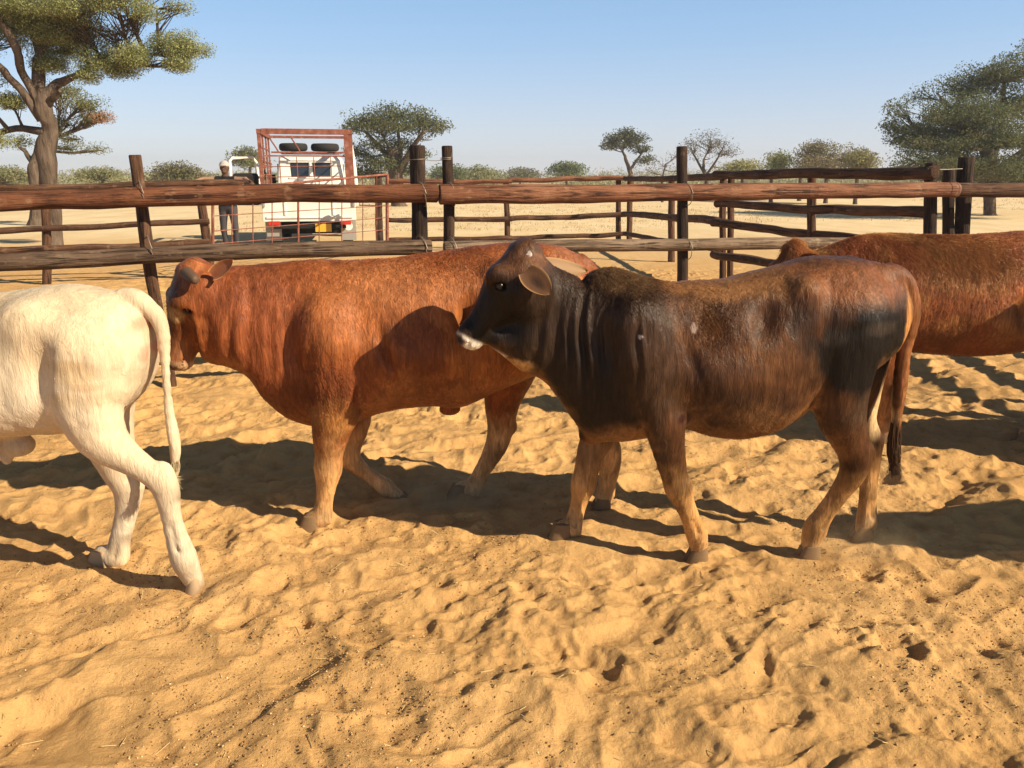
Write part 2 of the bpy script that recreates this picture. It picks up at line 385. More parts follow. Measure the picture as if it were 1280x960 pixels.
# right-hand side of the pen, outside the picture: its rails shade the sand
O = (5.4, 3.5, 0)
fr = empty('log_fence', O, 'right side log rail fence of the pen whose rails shade the sand', 'fence')
for k, h in enumerate((1.42, 1.02, .62)):
    log('rail', (5.5, 8.2, h), (5.1, 1.2, h-.03), .055, .055, fr, m_log_brown, 100+k, origin=O, wob=.1, bend=.05)
for k, y in enumerate((6.6, 4.6, 2.8, 1.4)): log('post', (5.3+.05*y, y, -.1), (5.3+.05*y, y, 1.65), .06, .055, fr, m_log_brown, 105+k, origin=O)
print('structure', time.time()-T0)

# ------------------------------------------------------------------ cattle: implicit bodies meshed into one surface
class Frame:
    """animal frame: a = towards the head, b = towards the camera side, c = up"""
    def __init__(s, x0, y0, yaw):
        s.o = np.array([x0, y0, 0.]); s.h = np.array([-math.cos(yaw), -math.sin(yaw), 0]); s.s = np.array([math.sin(yaw), -math.cos(yaw), 0])
        s.rz = 0; s.yaw = yaw
    def loc(s, px, py, b=0.):
        d = ray(px, py); C = np.array([0, 0, CH])
        t = (b-np.dot(C-s.o, s.s))/np.dot(d, s.s); p = C+d*t-s.o
        return np.array([np.dot(p, s.h), b, p[2]])
    def world(s, L):
        L = np.asarray(L, float).reshape(-1, 3)
        return s.o+L[:, :1]*s.h+L[:, 1:2]*s.s+L[:, 2:3]*np.array([0, 0, 1.])
def smin(a, b, k):
    h = np.clip(.5+.5*(b-a)/k, 0, 1); return b+(a-b)*h-k*h*(1-h)
def cubic(x, xp, fp):
    """smooth monotone interpolation through points (Catmull-Rom/Hermite)"""
    xp = np.asarray(xp, float); fp = np.asarray(fp, float)
    if xp[0] > xp[-1]: xp = xp[::-1]; fp = fp[::-1]
    m = np.gradient(fp, xp)
    x = np.clip(x, xp[0], xp[-1]); i = np.clip(np.searchsorted(xp, x)-1, 0, len(xp)-2)
    h = xp[i+1]-xp[i]; t = (x-xp[i])/h
    return (2*t**3-3*t**2+1)*fp[i]+(t**3-2*t**2+t)*h*m[i]+(-2*t**3+3*t**2)*fp[i+1]+(t**3-t**2)*h*m[i+1]
class Field:
    def __init__(s, lo, hi, h):
        s.lo = np.array(lo, float); s.h = h; s.n = np.ceil((np.array(hi)-s.lo)/h).astype(int)+1
        s.F = np.full(s.n, .5, np.float32)
        s.ax = [s.lo[i]+h*np.arange(s.n[i]) for i in range(3)]
    def block(s, lo, hi):
        i0 = np.clip(np.floor((np.array(lo)-s.lo)/s.h).astype(int), 0, s.n); i1 = np.clip(np.ceil((np.array(hi)-s.lo)/s.h).astype(int)+1, 0, s.n)
        if np.any(i1-i0 < 1): return None
        sl_ = tuple(slice(i0[k], i1[k]) for k in range(3))
        g_ = [s.ax[k][sl_[k]].astype(np.float32) for k in range(3)]
        return sl_, g_[0][:, None, None], g_[1][None, :, None], g_[2][None, None, :]
    def put(s, sl_, d, k, mode='add'):
        if mode == 'add': s.F[sl_] = smin(s.F[sl_], d, k)
        else: s.F[sl_] = -smin(-s.F[sl_], d, k)
    def cone(s, p, q, r0, r1, k=.03, flat=1., mode='add', fax=None):
        """tapered capsule; flat scales the sideways (b) radius"""
        p = np.array(p, float); q = np.array(q, float); m = max(r0, r1)*max(1, flat)+k
        B = s.block(np.minimum(p, q)-m, np.maximum(p, q)+m)
        if B is None: return
        sl_, A, Bb, Cc = B; d = q-p; L2 = max(np.dot(d, d), 1e-9)
        t = np.clip(((A-p[0])*d[0]+(Bb-p[1])*d[1]+(Cc-p[2])*d[2])/L2, 0, 1)
        t = t*t*(3-2*t)*.0+t
        D = np.sqrt((A-p[0]-t*d[0])**2+((Bb-p[1]-t*d[1])/flat)**2+(Cc-p[2]-t*d[2])**2)-(r0+(r1-r0)*t)
        s.put(sl_, D*min(1, (1+flat)/2), k, mode)
    def chain(s, pts, k=.03, flat=1.):
        """pts: list of (a,b,c,r); densified with smooth interpolation"""
        P = np.array(pts, float); n = len(P); tt = np.arange(n)
        T = np.linspace(0, n-1, (n-1)*3+1)
        Q = np.stack([cubic(T, tt, P[:, j]) for j in range(4)], 1)
        for i in range(len(Q)-1): s.cone(Q[i, :3], Q[i+1, :3], Q[i, 3], Q[i+1, 3], k if i == 0 else min(k, .012), flat)
    def ell(s, c, r, k=.03, mode='add', tilt=0.):
        c = np.array(c, float); r = np.array(r, float); m = r.max()+k
        B = s.block(c-m, c+m)
        if B is None: return
        sl_, A, Bb, Cc = B; A = A-c[0]; Bb = Bb-c[1]; Cc = Cc-c[2]
        ca, sa = math.cos(tilt), math.sin(tilt); A, Cc = A*ca+Cc*sa, -A*sa+Cc*ca
        g1 = np.sqrt((A/r[0])**2+(Bb/r[1])**2+(Cc/r[2])**2); g2 = np.sqrt((A/r[0]**2)**2+(Bb/r[1]**2)**2+(Cc/r[2]**2)**2)+1e-6
        s.put(sl_, np.clip(g1*(g1-1)/g2, -m, m), k, mode)
    def torso(s, top, bot, wid, n=2.25, low=.52, k=.03):
        """loft along a: top (a,c) list, bottom (a,c) list, half width (a,w) list"""
        top = np.array(top); bot = np.array(bot); wid = np.array(wid)
        a0 = max(top[:, 0].min(), bot[:, 0].min()); a1 = min(top[:, 0].max(), bot[:, 0].max())
        B = s.block((a0-.12, -.5, 0), (a1+.12, .5, 2)); sl_, A, Bb, Cc = B
        av = np.clip(A.ravel(), a0, a1).astype(float)
        o = np.argsort(top[:, 0]); ct = cubic(av, top[o, 0], top[o, 1]); o = np.argsort(bot[:, 0]); cb = cubic(av, bot[o, 0], bot[o, 1])
        o = np.argsort(wid[:, 0]); wv = cubic(av, wid[o, 0], wid[o, 1])
        sh = lambda v: v.astype(np.float32)[:, None, None]
        hh = sh((ct-cb)/2); cc = sh(ct*(1-low)+cb*low)*0+sh((ct+cb)/2); W = sh(wv)
        v = (Cc-cc)/hh; W = W*(1-.10*np.clip(v, -1, 1)-.06*np.clip(v, 0, 1)**2)
        g_ = (np.abs(Bb/W)**n+np.abs(v)**n)**(1/n)
        D = (g_-1)*np.minimum(W, hh)
        D = np.where(D > 0, D*1.0, D)
        da = np.maximum(np.maximum(a0-A, A-a1), 0)
        D = np.sqrt(np.maximum(D, 0)**2+da**2)+np.minimum(D, 0)*(da == 0)
        s.put(sl_, D.astype(np.float32), k)
    def head(s, P, M, lat, prof, k=.03):
        """head loft: P poll, M muzzle end, lat = lateral unit vector; prof rows: t, front, back, halfwidth, exponent (in lengths)"""
        P = np.array(P, float); M = np.array(M, float); L = np.linalg.norm(M-P); d = (M-P)/L
        lat = np.array(lat, float); lat -= d*np.dot(lat, d); lat /= np.linalg.norm(lat); up = np.cross(lat, d)
        if up[0] < 0: up = -up
        s.hd = (P, L, d, lat, up)
        m = L*.6; B = s.block(np.minimum(P, M)-m, np.maximum(P, M)+m); sl_, A, Bb, Cc = B
        x, y, z = A-P[0], Bb-P[1], Cc-P[2]
        t = (x*d[0]+y*d[1]+z*d[2])/L; u = (x*lat[0]+y*lat[1]+z*lat[2])/L; v = (x*up[0]+y*up[1]+z*up[2])/L
        pr = np.array(prof, float); t0, t1 = pr[0, 0], pr[-1, 0]; tc = np.clip(t, t0, t1)
        tab = np.linspace(t0, t1, 200); f = lambda j: np.interp(tc, tab, cubic(tab, pr[:, 0], pr[:, j])).astype(np.float32)
        vf, vb, wv, nn = f(1), f(2), f(3), f(4); hh = (vf-vb)/2; cc = (vf+vb)/2; vv = (v-cc)/hh
        # narrower towards the jaw
        W = wv*(1-.28*np.clip(-vv, 0, 1)**1.5)
        g_ = (np.abs(u/W)**nn+np.abs(vv)**nn)**(1/nn)
        D = (g_-1)*np.minimum(W, hh); da = np.maximum(np.maximum(t0-t, t-t1), 0)
        D = np.sqrt(np.maximum(D, 0)**2+da**2)+np.minimum(D, 0)*(da == 0)
        s.put(sl_, (D*L).astype(np.float32), k)
    def hp(s, t, u, v):
        P, L, d, lat, up = s.hd; return P+L*(t*d+u*lat+v*up)
    def mesh(s):
        """naive surface nets"""
        F = s.F; ins = F < 0
        c = np.zeros(np.array(F.shape)-1, np.int8)
        for i in (0, 1):
            for j in (0, 1):
                for k in (0, 1): c += ins[i:F.shape[0]-1+i, j:F.shape[1]-1+j, k:F.shape[2]-1+k]
        act = (c > 0) & (c < 8); I = np.argwhere(act); vid = np.full(act.shape, -1, np.int32); vid[act] = np.arange(len(I))
        acc = np.zeros((len(I), 3)); cnt = np.zeros(len(I))
        cor = [(i, j, k) for i in (0, 1) for j in (0, 1) for k in (0, 1)]
        val = {q: F[I[:, 0]+q[0], I[:, 1]+q[1], I[:, 2]+q[2]] for q in cor}
        for q in cor:
            for ax_ in range(3):
                if q[ax_]: continue
                r = list(q); r[ax_] = 1; r = tuple(r); a, b = val[q], val[r]; m = (a < 0) != (b < 0)
                t = np.where(m, a/(a-b+1e-12), 0)
                p = np.tile(np.array(q, float), (len(I), 1)); p[:, ax_] += t
                acc[m] += p[m]; cnt[m] += 1
        V = s.lo+s.h*(I+acc/cnt[:, None])
        Q = []
        for ax_ in range(3):
            sl0 = [slice(None)]*3; sl1 = [slice(None)]*3; sl0[ax_] = slice(0, -1); sl1[ax_] = slice(1, None)
            a = ins[tuple(sl0)]; b = ins[tuple(sl1)]; E = np.argwhere(a != b)
            o1, o2 = [(1, 2), (2, 0), (0, 1)][ax_]
            ok = (E[:, o1] > 0) & (E[:, o2] > 0) & (E[:, o1] < act.shape[o1]) & (E[:, o2] < act.shape[o2]); E = E[ok]
            def g_(d1, d2):
                e = E.copy(); e[:, o1] -= d1; e[:, o2] -= d2; return vid[e[:, 0], e[:, 1], e[:, 2]]
            q = np.stack([g_(1, 1), g_(0, 1), g_(0, 0), g_(1, 0)], 1)
            fl = b[tuple(E.T)]; q[fl] = q[fl][:, ::-1]; Q.append(q)
        Q = np.concatenate(Q); Q = Q[(Q >= 0).all(1)]
        return V, Q
def vnormals(V, Q):
    n = np.cross(V[Q[:, 2]]-V[Q[:, 0]], V[Q[:, 3]]-V[Q[:, 1]]); vn = np.zeros_like(V)
    for j in range(4):
        for k in range(3): vn[:, k] += np.bincount(Q[:, j], n[:, k], len(V))
    return vn/(np.linalg.norm(vn, axis=1)[:, None]+1e-12)
def relax(V, Q, it=2, lam=.5):
    for _ in range(it):
        s_ = np.zeros_like(V); c = np.zeros(len(V))
        for j in range(4):
            a = Q[:, j]; b = Q[:, (j+1) % 4]
            for k in range(3): s_[:, k] += np.bincount(a, V[b, k], len(V))+np.bincount(b, V[a, k], len(V))
            c += np.bincount(a, minlength=len(V))+np.bincount(b, minlength=len(V))
        V = V+lam*(s_/c[:, None]-V)
    return V

def coat_nodes(rough, streak, bstr):
    def f(nt, b):
        at_ = N(nt, 'VertexColor'); at_.layer_name = 'coat'
        tc = N(nt, 'TexCoord'); P = tc.outputs['Object']
        nA = noise_tex(nt, 1, 4, .65, P, (62, 62, 11), .8); nB = noise_tex(nt, 1, 3, .6, P, (210, 210, 34), .4); nC = noise_tex(nt, 4.5, 5, .6, P, (1, 1, .8), .6)
        k = ramp(nt, nA.outputs[0], [(.30, (1-streak, 1-streak, 1-streak)), (.52, (1, 1, 1)), (.74, (1+streak*1.5, 1+streak*1.6, 1+streak*1.7))])
        c = mixc(nt, 1., at_.outputs[0], k.outputs[0], 'MULTIPLY')
        k2 = ramp(nt, nC.outputs[0], [(.32, (1-streak*.8,)*3), (.5, (1,)*3), (.70, (1+streak*.8, 1+streak*.9, 1+streak))])
        c = mixc(nt, 1., c, k2.outputs[0], 'MULTIPLY')
        nt.links.new(c, b.inputs['Base Color'])
        h = bump(nt, b, nA.outputs[0], bstr, .009); bump(nt, b, nB.outputs[0], bstr, .0025, h)
        pass
    return f
m_coat = mat('short_hair_coat', rough=.45, spec=.18, nodes=coat_nodes(.6, .40, .6))
m_coat_pale = mat('cream_coat', rough=.7, spec=.15, nodes=coat_nodes(.7, .13, .55))
m_hoof = mat('horn_hoof', (.10, .06, .035), .55, .35, nodes=lambda nt, b: bump(nt, b, noise_tex(nt, 1, 3, .6, None, (12, 12, 150)).outputs[0], .5, .003))
m_hoof_pale = mat('dusty_hoof', (.20, .125, .065), .8, .15, nodes=lambda nt, b: bump(nt, b, noise_tex(nt, 1, 3, .6, None, (12, 12, 150)).outputs[0], .5, .003))
m_hoof_cream = mat('pale_dusty_hoof', (.40, .28, .17), .85, .1)
m_eye = mat('dark_eye', (.012, .007, .004), .28, .4)
m_horn = mat('dark_horn', (.10, .058, .036), .6, .25, nodes=lambda nt, b: bump(nt, b, noise_tex(nt, 1, 3, .6, None, (60, 60, 60)).outputs[0], .4, .003))
def vm(name, rough=.65, spec=.2):
    def f(nt, b):
        at_ = N(nt, 'VertexColor'); at_.layer_name = 'coat'; nt.links.new(at_.outputs[0], b.inputs['Base Color'])
        bump(nt, b, noise_tex(nt, 1, 4, .6, None, (120, 120, 40)).outputs[0], .4, .003)
    return mat(name, rough=rough, spec=spec, nodes=f)
m_ear = vm('ear_skin'); m_ear.node_tree.nodes['Principled BSDF'].inputs['Subsurface Weight'].default_value = .0
def hair_mat():
    m = bpy.data.materials.new('coat_hair'); m.use_nodes = True; nt = m.node_tree; b = nt.nodes['Principled BSDF']
    a = N(nt, 'Attribute'); a.attribute_name = 'coat'; nt.links.new(a.outputs['Color'], b.inputs['Base Color'])
    b.inputs['Roughness'].default_value = .6; b.inputs['Specular IOR Level'].default_value = .10
    return m
m_hair = hair_mat()

HEAD = [(-.09, .02, -.10, .08, 2.0), (-.03, .09, -.20, .15, 2.2), (.06, .12, -.30, .19, 2.3), (.2, .14, -.36, .215, 2.4), (.33, .15, -.36, .225, 2.4), (.45, .13, -.30, .175, 2.4),
        (.6, .105, -.21, .135, 2.3), (.75, .095, -.155, .115, 2.3), (.87, .10, -.14, .128, 2.4), (.96, .09, -.125, .125, 2.4), (1.0, .05, -.09, .09, 2.2)]
def make_cow(name, label, fr, spec, group='cattle milling in the sand pen'):
    L = fr.loc; sp = spec
    tp = [L(x, y)[[0, 2]] for x, y in sp['top']]; bt = [L(x, y)[[0, 2]] for x, y in sp['bottom']]
    wd = [(L(x, 400)[0], v) for x, v in sp['width']]
    allp = np.array(tp+bt); lo = [allp[:, 0].min()-.35, -.42, -.03]; hi = [allp[:, 0].max()+.35, .42, max(allp[:, 1].max()+.12, 1.25)]
    if 'lo' in sp: lo[0] = L(sp['lo'], 400)[0]
    if 'hi' in sp: hi[0] = L(sp['hi'], 400)[0]
    P = L(*sp['poll']); M = L(*sp['muzzle']); hi[0] = max(hi[0], M[0]+.15, P[0]+.2); hi[2] = max(hi[2], P[2]+.15)
    f = Field(lo, hi, sp.get('h', .0085))
    f.torso(tp, bt, wd, k=.02, n=sp.get('n', 2.3))
    for e in sp.get('bulge', []):   # (px,py,b, ra,rb,rc, k, tilt)
        for sgn in ((1, -1) if e[2] else (1,)):
            f.ell(L(e[0], e[1], e[2])*np.array([1, sgn, 1]), e[3:6], e[6], tilt=e[7] if len(e) > 7 else 0)
    hv, hu = sp.get('hs', (1., 1.)); f.head(P, M, sp.get('lat', (0, 1, 0)), [(q[0], q[1]*hv, q[2]*hv, q[3]*hu, q[4]) for q in HEAD], k=.05)
    hp = f.hp; hl = f.hd[1]
    for sg in (1, -1):               # brow, cheek, nostril
        f.ell(hp(.28, sg*.175, .075), (.05, .035, .04), .03)
        f.ell(hp(.24, sg*.17, -.2), (.085, .035, .10), .04)
        f.ell(hp(.35, sg*.225, .015), (.026, .018, .019), .010, 'sub')
        f.ell(hp(.31, sg*.213, .04), (.026, .013, .010), .010); f.ell(hp(.375, sg*.205, -.005), (.022, .010, .009), .010)
        f.ell(hp(.955, sg*.085, .055), (.016, .012, .016), .008, 'sub')
        f.cone(hp(.80, sg*.135, -.055), hp(1.02, sg*.10, -.03), .006, .008, .008, 1, 'sub')
    f.ell(hp(-.03, 0, .02), (.05, .06, .04), .04)
    hoofs = []
    for lg in sp['legs']:
        pts = [(*L(x, y, b), r) for x, y, b, r in lg['j']]
        if not lg.get('lift'):
            w = fr.world([pts[-1][:3]])[0]; z = gz(w[0], w[1])
            n = len(pts)
            dz = z+.035-pts[-1][2]
            pts[-1] = (pts[-1][0], pts[-1][1], z+.035, pts[-1][3]); pts[-2] = (*pts[-2][:2], pts[-2][2]+dz*.6, pts[-2][3])
        pts[-1] = (*pts[-1][:3], pts[-1][3]*.72)
        f.chain(pts, lg.get('k', .05), lg.get('flat', .85))
        hoofs.append((pts[-2], pts[-1], lg.get('lift', False), lg.get('dir')))
        f.ell(np.array(pts[-3][:3])+np.array([-.005, 0, 0]), (.038, .032, .037), .02)
        pf_ = np.array(pts[-3][:3]); ph_ = np.array(pts[-2][:3]); fwd = 1.
        if not lg.get('lift'):
            for s2 in (1, -1): f.ell(pf_+np.array([-.034, s2*.017, -.022]), (.012, .009, .016), .006)
        for s2 in (1, -1):   # tendon grooves along the cannon bone
            pc_ = np.array(pts[-4][:3]); f.cone(pc_*.9+pf_*.1+np.array([-.006, s2*pts[-4][3]*.92, 0]), pf_*.8+pc_*.2+np.array([-.006, s2*pts[-4][3]*.92, 0]), .007, .006, .012, 1, 'sub')
        for e in lg.get('knob', []): f.ell(L(e[0], e[1], e[2]), e[3:6], e[6] if len(e) > 6 else .02)
    for e in sp.get('carve', []):
        for sgn in ((1, -1) if e[2] else (1,)):
            f.ell(L(e[0], e[1], e[2])*np.array([1, sgn, 1]), e[3:6], e[6], 'sub', e[7] if len(e) > 7 else 0)
    for e in sp.get('one', []): f.ell(L(*e[:3]), e[3:6], e[6], tilt=e[7] if len(e) > 7 else 0)
    for ch_ in sp.get('tail', []): f.chain([(*L(x, y, b), r) for x, y, b, r in ch_], .02)
    V, Q = f.mesh(); V = relax(V, Q, 2)
    Nn = vnormals(V, Q)
    a, b, c = V.T
    # skin folds down the neck, loose hide and muscle unevenness
    dsp = .006*fbm(a*9+3, b*9, c*6, seed=sp['seed'], oct=3)+.0022*fbm(a*40, b*40, c*18, seed=sp['seed']+5, oct=2)
    if 'fold' in sp:
        for (px, py, ra, rc, amp, fq) in sp['fold']:
            q = L(px, py); m_ = np.exp(-((a-q[0])/ra)**2-((c-q[2])/rc)**2)*np.clip(np.abs(Nn[:, 1])*1.4-.2, 0, 1)
            aw = a+.06*(c-q[2])+.03*fbm(a*5, c*3.0, seed=sp['seed']+9, oct=2)
            rn = 1-np.abs(fbm(aw*fq*.34, c*2.0+b*2, seed=sp['seed']+19, oct=2))*2.2
            dsp += amp*m_*np.clip(rn, -.6, 1)
    leg_m = smooth(.62, .5, c); dsp = dsp*(1-.7*leg_m)
    V = V+Nn*dsp[:, None]
    Nn = vnormals(V, Q)
    # coat colour; a few paint blobs also hold face and flank shade
    C = np.tile(np.array(sp['base'], float), (len(V), 1)); jit = fbm(a*7, b*7, c*7, seed=sp['seed']+2, oct=4); j2 = fbm(a*22, b*22, c*14, seed=sp['seed']+3, oct=3)
    if 'mott' in sp:
        mc_, st = sp['mott']; mn = smooth(.05, .45, fbm(a*3.2+c*1.5, b*3, c*6.5-a*2, seed=sp['seed']+33, oct=4)); mn = mn*smooth(.55, .8, c)*(1 if 'mott_px' not in sp else smooth(L(sp['mott_px'], 400)[0]+.12, L(sp['mott_px'], 400)[0]-.12, a)); C = C+(np.array(mc_)-C)*(mn*st)[:, None]
        mn = smooth(.05, .5, fbm(a*4-c*2, b*3, c*5+9, seed=sp['seed']+35, oct=4)); C = C*(1-.5*(mn*st)[:, None])
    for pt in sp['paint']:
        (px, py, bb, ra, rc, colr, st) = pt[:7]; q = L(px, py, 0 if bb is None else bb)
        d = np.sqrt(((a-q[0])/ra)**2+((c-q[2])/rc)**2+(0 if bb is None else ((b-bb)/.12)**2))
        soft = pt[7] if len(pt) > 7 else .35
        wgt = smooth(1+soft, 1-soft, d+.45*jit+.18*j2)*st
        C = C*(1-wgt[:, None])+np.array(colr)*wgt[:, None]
    if 'legcol' in sp:
        lc, z0, z1 = sp['legcol']; wgt = smooth(z1, z0, c+.10*jit+.03*j2); C = C*(1-wgt[:, None])+np.array(lc)*wgt[:, None]
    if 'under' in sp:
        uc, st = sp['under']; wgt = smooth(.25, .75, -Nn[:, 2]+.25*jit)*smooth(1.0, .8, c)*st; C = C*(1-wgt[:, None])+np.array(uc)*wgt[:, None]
    if 'muzzle_col' in sp:
        mc = sp['muzzle_col']; tq = ((V-f.hd[0])@f.hd[2])/hl; uq = ((V-f.hd[0])@f.hd[3])/hl; vq = ((V-f.hd[0])@f.hd[4])/hl
        on = (np.abs(uq) < .3) & (vq < .3) & (vq > -.4) & (tq < 1.3)
        wgt = smooth(.87, .92, tq+.02*jit-.10*vq)*on; C = C*(1-wgt[:, None])+np.array(mc)*wgt[:, None]
        wgt = smooth(.90, .95, tq+.01*j2)*smooth(-.03, .01, vq+.01*jit)*on; C = C*(1-wgt[:, None])+np.array(sp.get('nose_col', (.03, .02, .018)))*wgt[:, None]
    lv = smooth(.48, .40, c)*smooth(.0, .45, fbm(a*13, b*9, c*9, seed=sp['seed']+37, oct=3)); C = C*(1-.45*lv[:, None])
    # dust on the lower legs
    dw = smooth(.16, .0, c+.07*jit)*.5; C = C*(1-dw[:, None])+np.array((.50, .33, .17))*dw[:, None]
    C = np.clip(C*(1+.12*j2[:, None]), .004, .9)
    root = empty(name, fr.o, label, 'cattle', group)
    W = fr.world(V)-fr.o
    Qw = Q[:, ::-1] if np.dot(np.cross(fr.h, fr.s), (0, 0, 1)) < 0 else Q
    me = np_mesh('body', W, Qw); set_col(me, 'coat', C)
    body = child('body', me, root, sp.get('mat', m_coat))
    Wn = Nn[:, :1]*fr.h+Nn[:, 1:2]*fr.s+Nn[:, 2:3]*np.array([0, 0, 1.])
    # hooves: two claws each
    for p2, p1, lift, dr in hoofs:
        pc = []
        p2 = np.array(p2); p1 = np.array(p1)
        fw = np.array(dr, float) if dr else np.array([1., 0, -.0]); fw /= np.linalg.norm(fw)
        up = np.array([0, 0, 1.]) if not lift else -np.cross(np.array([0, 1., 0]), fw)*(-1)
        if up[2] < 0: up = -up
        for sg in (1, -1):
            cen = np.array(p1[:3])+np.array([0, sg*.019, -.012])
            rings = []
            for kz, (h_, fr_, bk, wd_) in enumerate([(.035, .030, -.032, .018), (.012, .042, -.036, .0215), (-.018, .056, -.038, .0235), (-.034, .062, -.038, .024)]):
                th = np.linspace(0, 2*math.pi, 14, endpoint=False)
                x = (fr_+bk)/2+(fr_-bk)/2*np.cos(th); y = wd_*np.sin(th)*(1-.25*np.cos(th))
                rings.append(cen+x[:, None]*fw+y[:, None]*np.array([0, 1, 0])+h_*up)
            Vh = np.concatenate(rings+[[cen+.04*up], [cen-.036*up+.012*fw]]); Fh = []
            for r_ in range(3):
                for j in range(14): kk = (j+1) % 14; Fh.append((r_*14+j, r_*14+kk, (r_+1)*14+kk, (r_+1)*14+j))
            for j in range(14): kk = (j+1) % 14; Fh.append((56, kk, j, j)); Fh.append((57, 42+j, 42+kk, 42+kk))
            pc.append((fr.world(Vh)-fr.o, Fh))
        h_o = child('hoof', poly_mesh('hoof', pc), root, sp.get('hoof_mat', m_hoof_pale))
    # eyes
    for sg in ((1, -1)):
        q = hp(.34, sg*.212, .015); pc = []
        th = np.linspace(0, math.pi, 9); ph = np.linspace(0, 2*math.pi, 16, endpoint=False); Vh = []; Fh = []
        for t_ in th:
            for p_ in ph: Vh.append((q[0]+.0155*math.sin(t_)*math.cos(p_), q[1]+.0155*math.cos(t_), q[2]+.0155*math.sin(t_)*math.sin(p_)))
        for i in range(8):
            for j in range(16): kk = (j+1) % 16; Fh.append((i*16+j, i*16+kk, (i+1)*16+kk, (i+1)*16+j))
        child('eye', poly_mesh('eye', [(fr.world(Vh)-fr.o, Fh)]), root, m_eye)
    # ears: a cupped leaf
    for er in sp.get('ears', []):
        base = np.array(er['base']) if len(er['base']) == 3 and er.get('raw') else L(*er['base']); tip = L(*er['tip']); open_ = np.array(er['open'], float)
        d = tip-base; Le = np.linalg.norm(d); d /= Le; open_ -= d*np.dot(open_, d); open_ /= np.linalg.norm(open_); sdv = np.cross(d, open_)
        nu, nv = 18, 13; Vh = []; ci = []
        for layer in (0, 1):
            for i in range(nu):
                t_ = i/(nu-1); hw = er['w']*(math.sin(math.pi*min(1, .13+t_*.87)**.85)**.6)*(1 if t_ < .97 else .55); cup = er.get('cup', .55)*er['w']*(1-t_*.6)
                for j in range(nv):
                    q_ = -1+2*j/(nv-1)
                    p_ = base+d*(t_*Le)+sdv*(q_*hw)+open_*((q_*q_-1)*cup+er.get('curl', 0)*t_*t_)
                    p_ = p_-open_*(.006*layer*(1-abs(q_)**6)*(1 if 0 < i < nu-1 else .2))
                    Vh.append(p_); ci.append((layer, t_, q_))
        Fh = []; o_ = nu*nv
        for i in range(nu-1):
            for j in range(nv-1):
                q0 = i*nv+j; Fh.append((q0, q0+1, q0+nv+1, q0+nv)); Fh.append((o_+q0, o_+q0+nv, o_+q0+nv+1, o_+q0+1))
        for i in range(nu-1):
            for j in (0, nv-1):
                q0 = i*nv+j; Fh.append((q0, q0+nv, o_+q0+nv, o_+q0) if j == 0 else (q0, o_+q0, o_+q0+nv, q0+nv))
        for j in range(nv-1):
            Fh.append((j, o_+j, o_+j+1, j+1)); q0 = (nu-1)*nv+j; Fh.append((q0, q0+1, o_+q0+1, o_+q0))
        me = poly_mesh('ear', [(fr.world(Vh)-fr.o, Fh)]); cc = []
        for ly, t_, q_ in ci:
            rim = max(abs(q_)**16, t_**30); inner = np.array(er['inner'])*(1-.0*t_); base_c = inner*(1-er.get('dark', 0)*max(0, 1-(q_/.5)**2-((t_-.5)/.35)**2)) if ly == 0 else np.array(er['outer'])
            cc.append(base_c*(1-rim)+np.array(er['rim'])*rim)
        set_col(me, 'coat', np.array(cc)); child('ear', me, root, m_ear)
    for hn in sp.get('horns', []):
        P_ = np.array([L(x, y, b) for x, y, b, r in hn['p']]); n_ = 14; tt = np.arange(len(P_)); T = np.linspace(0, len(P_)-1, n_)
        path = np.stack([cubic(T, tt, P_[:, k]) for k in range(3)], 1); rr = cubic(T, tt, [q[3] for q in hn['p']])
        rr = np.concatenate([rr, [rr[-1]*.6]]); path = np.vstack([path, path[-1]+(path[-1]-path[-2])*.25])
        Vh, Fh = tube(fr.world(path)-fr.o, rr, 14); child('horn', poly_mesh('horn', [(Vh, Fh)]), root, hn.get('mat', m_horn))
    # hair: short strokes lying along the coat, longer where named
    rs = np.random.default_rng(sp['seed']); dens = sp.get('hair', 60000)
    fc_ = V[Q].mean(1); e1 = V[Q[:, 1]]-V[Q[:, 0]]; e2 = V[Q[:, 3]]-V[Q[:, 0]]; ar = np.linalg.norm(np.cross(e1, e2), axis=1)
    vis = ar*(fc_[:, 2] > .06)
    if 'hair_a' in sp: qa = L(sp['hair_a'][0], 400)[0], L(sp['hair_a'][1], 400)[0]; vis = vis*(fc_[:, 0] > min(qa))*(fc_[:, 0] < max(qa))
    vis = vis*np.where(fc_[:, 1] < -.05, .25, 1.)*np.where(fc_[:, 2] < .5, .55, 1)
    hw = np.full(len(Q), sp.get('hair_bg', .02))
    for (px, py, ra, rc, mul) in sp.get('shag', []):
        q = L(px, py); hw += (mul-1)*np.exp(-((fc_[:, 0]-q[0])/ra)**2-((fc_[:, 2]-q[2])/rc)**2)
    vis = vis*hw; dens = max(2000, int(dens*min(1, sp.get('hair_k', .35))))
    fi = rs.choice(len(Q), dens, p=vis/vis.sum()); uu = rs.random((dens, 2))
    ra_ = V[Q[fi, 0]]*((1-uu[:, :1])*(1-uu[:, 1:]))+V[Q[fi, 1]]*(uu[:, :1]*(1-uu[:, 1:]))+V[Q[fi, 2]]*(uu[:, :1]*uu[:, 1:])+V[Q[fi, 3]]*((1-uu[:, :1])*uu[:, 1:])
    nn = Nn[Q[fi, 0]]; Cc = C[Q[fi, 0]]
    fl = np.stack([-.55+.5*fbm(ra_[:, 0]*6, ra_[:, 2]*6, seed=sp['seed']+21, oct=2), .0*nn[:, 0], -.85+.5*fbm(ra_[:, 0]*6+9, ra_[:, 2]*6, seed=sp['seed']+22, oct=2)], 1)
    fl = fl-nn*(fl*nn).sum(1)[:, None]; fl /= np.linalg.norm(fl, axis=1)[:, None]+1e-6
    tn = rs.normal(size=(dens, 3))*.22
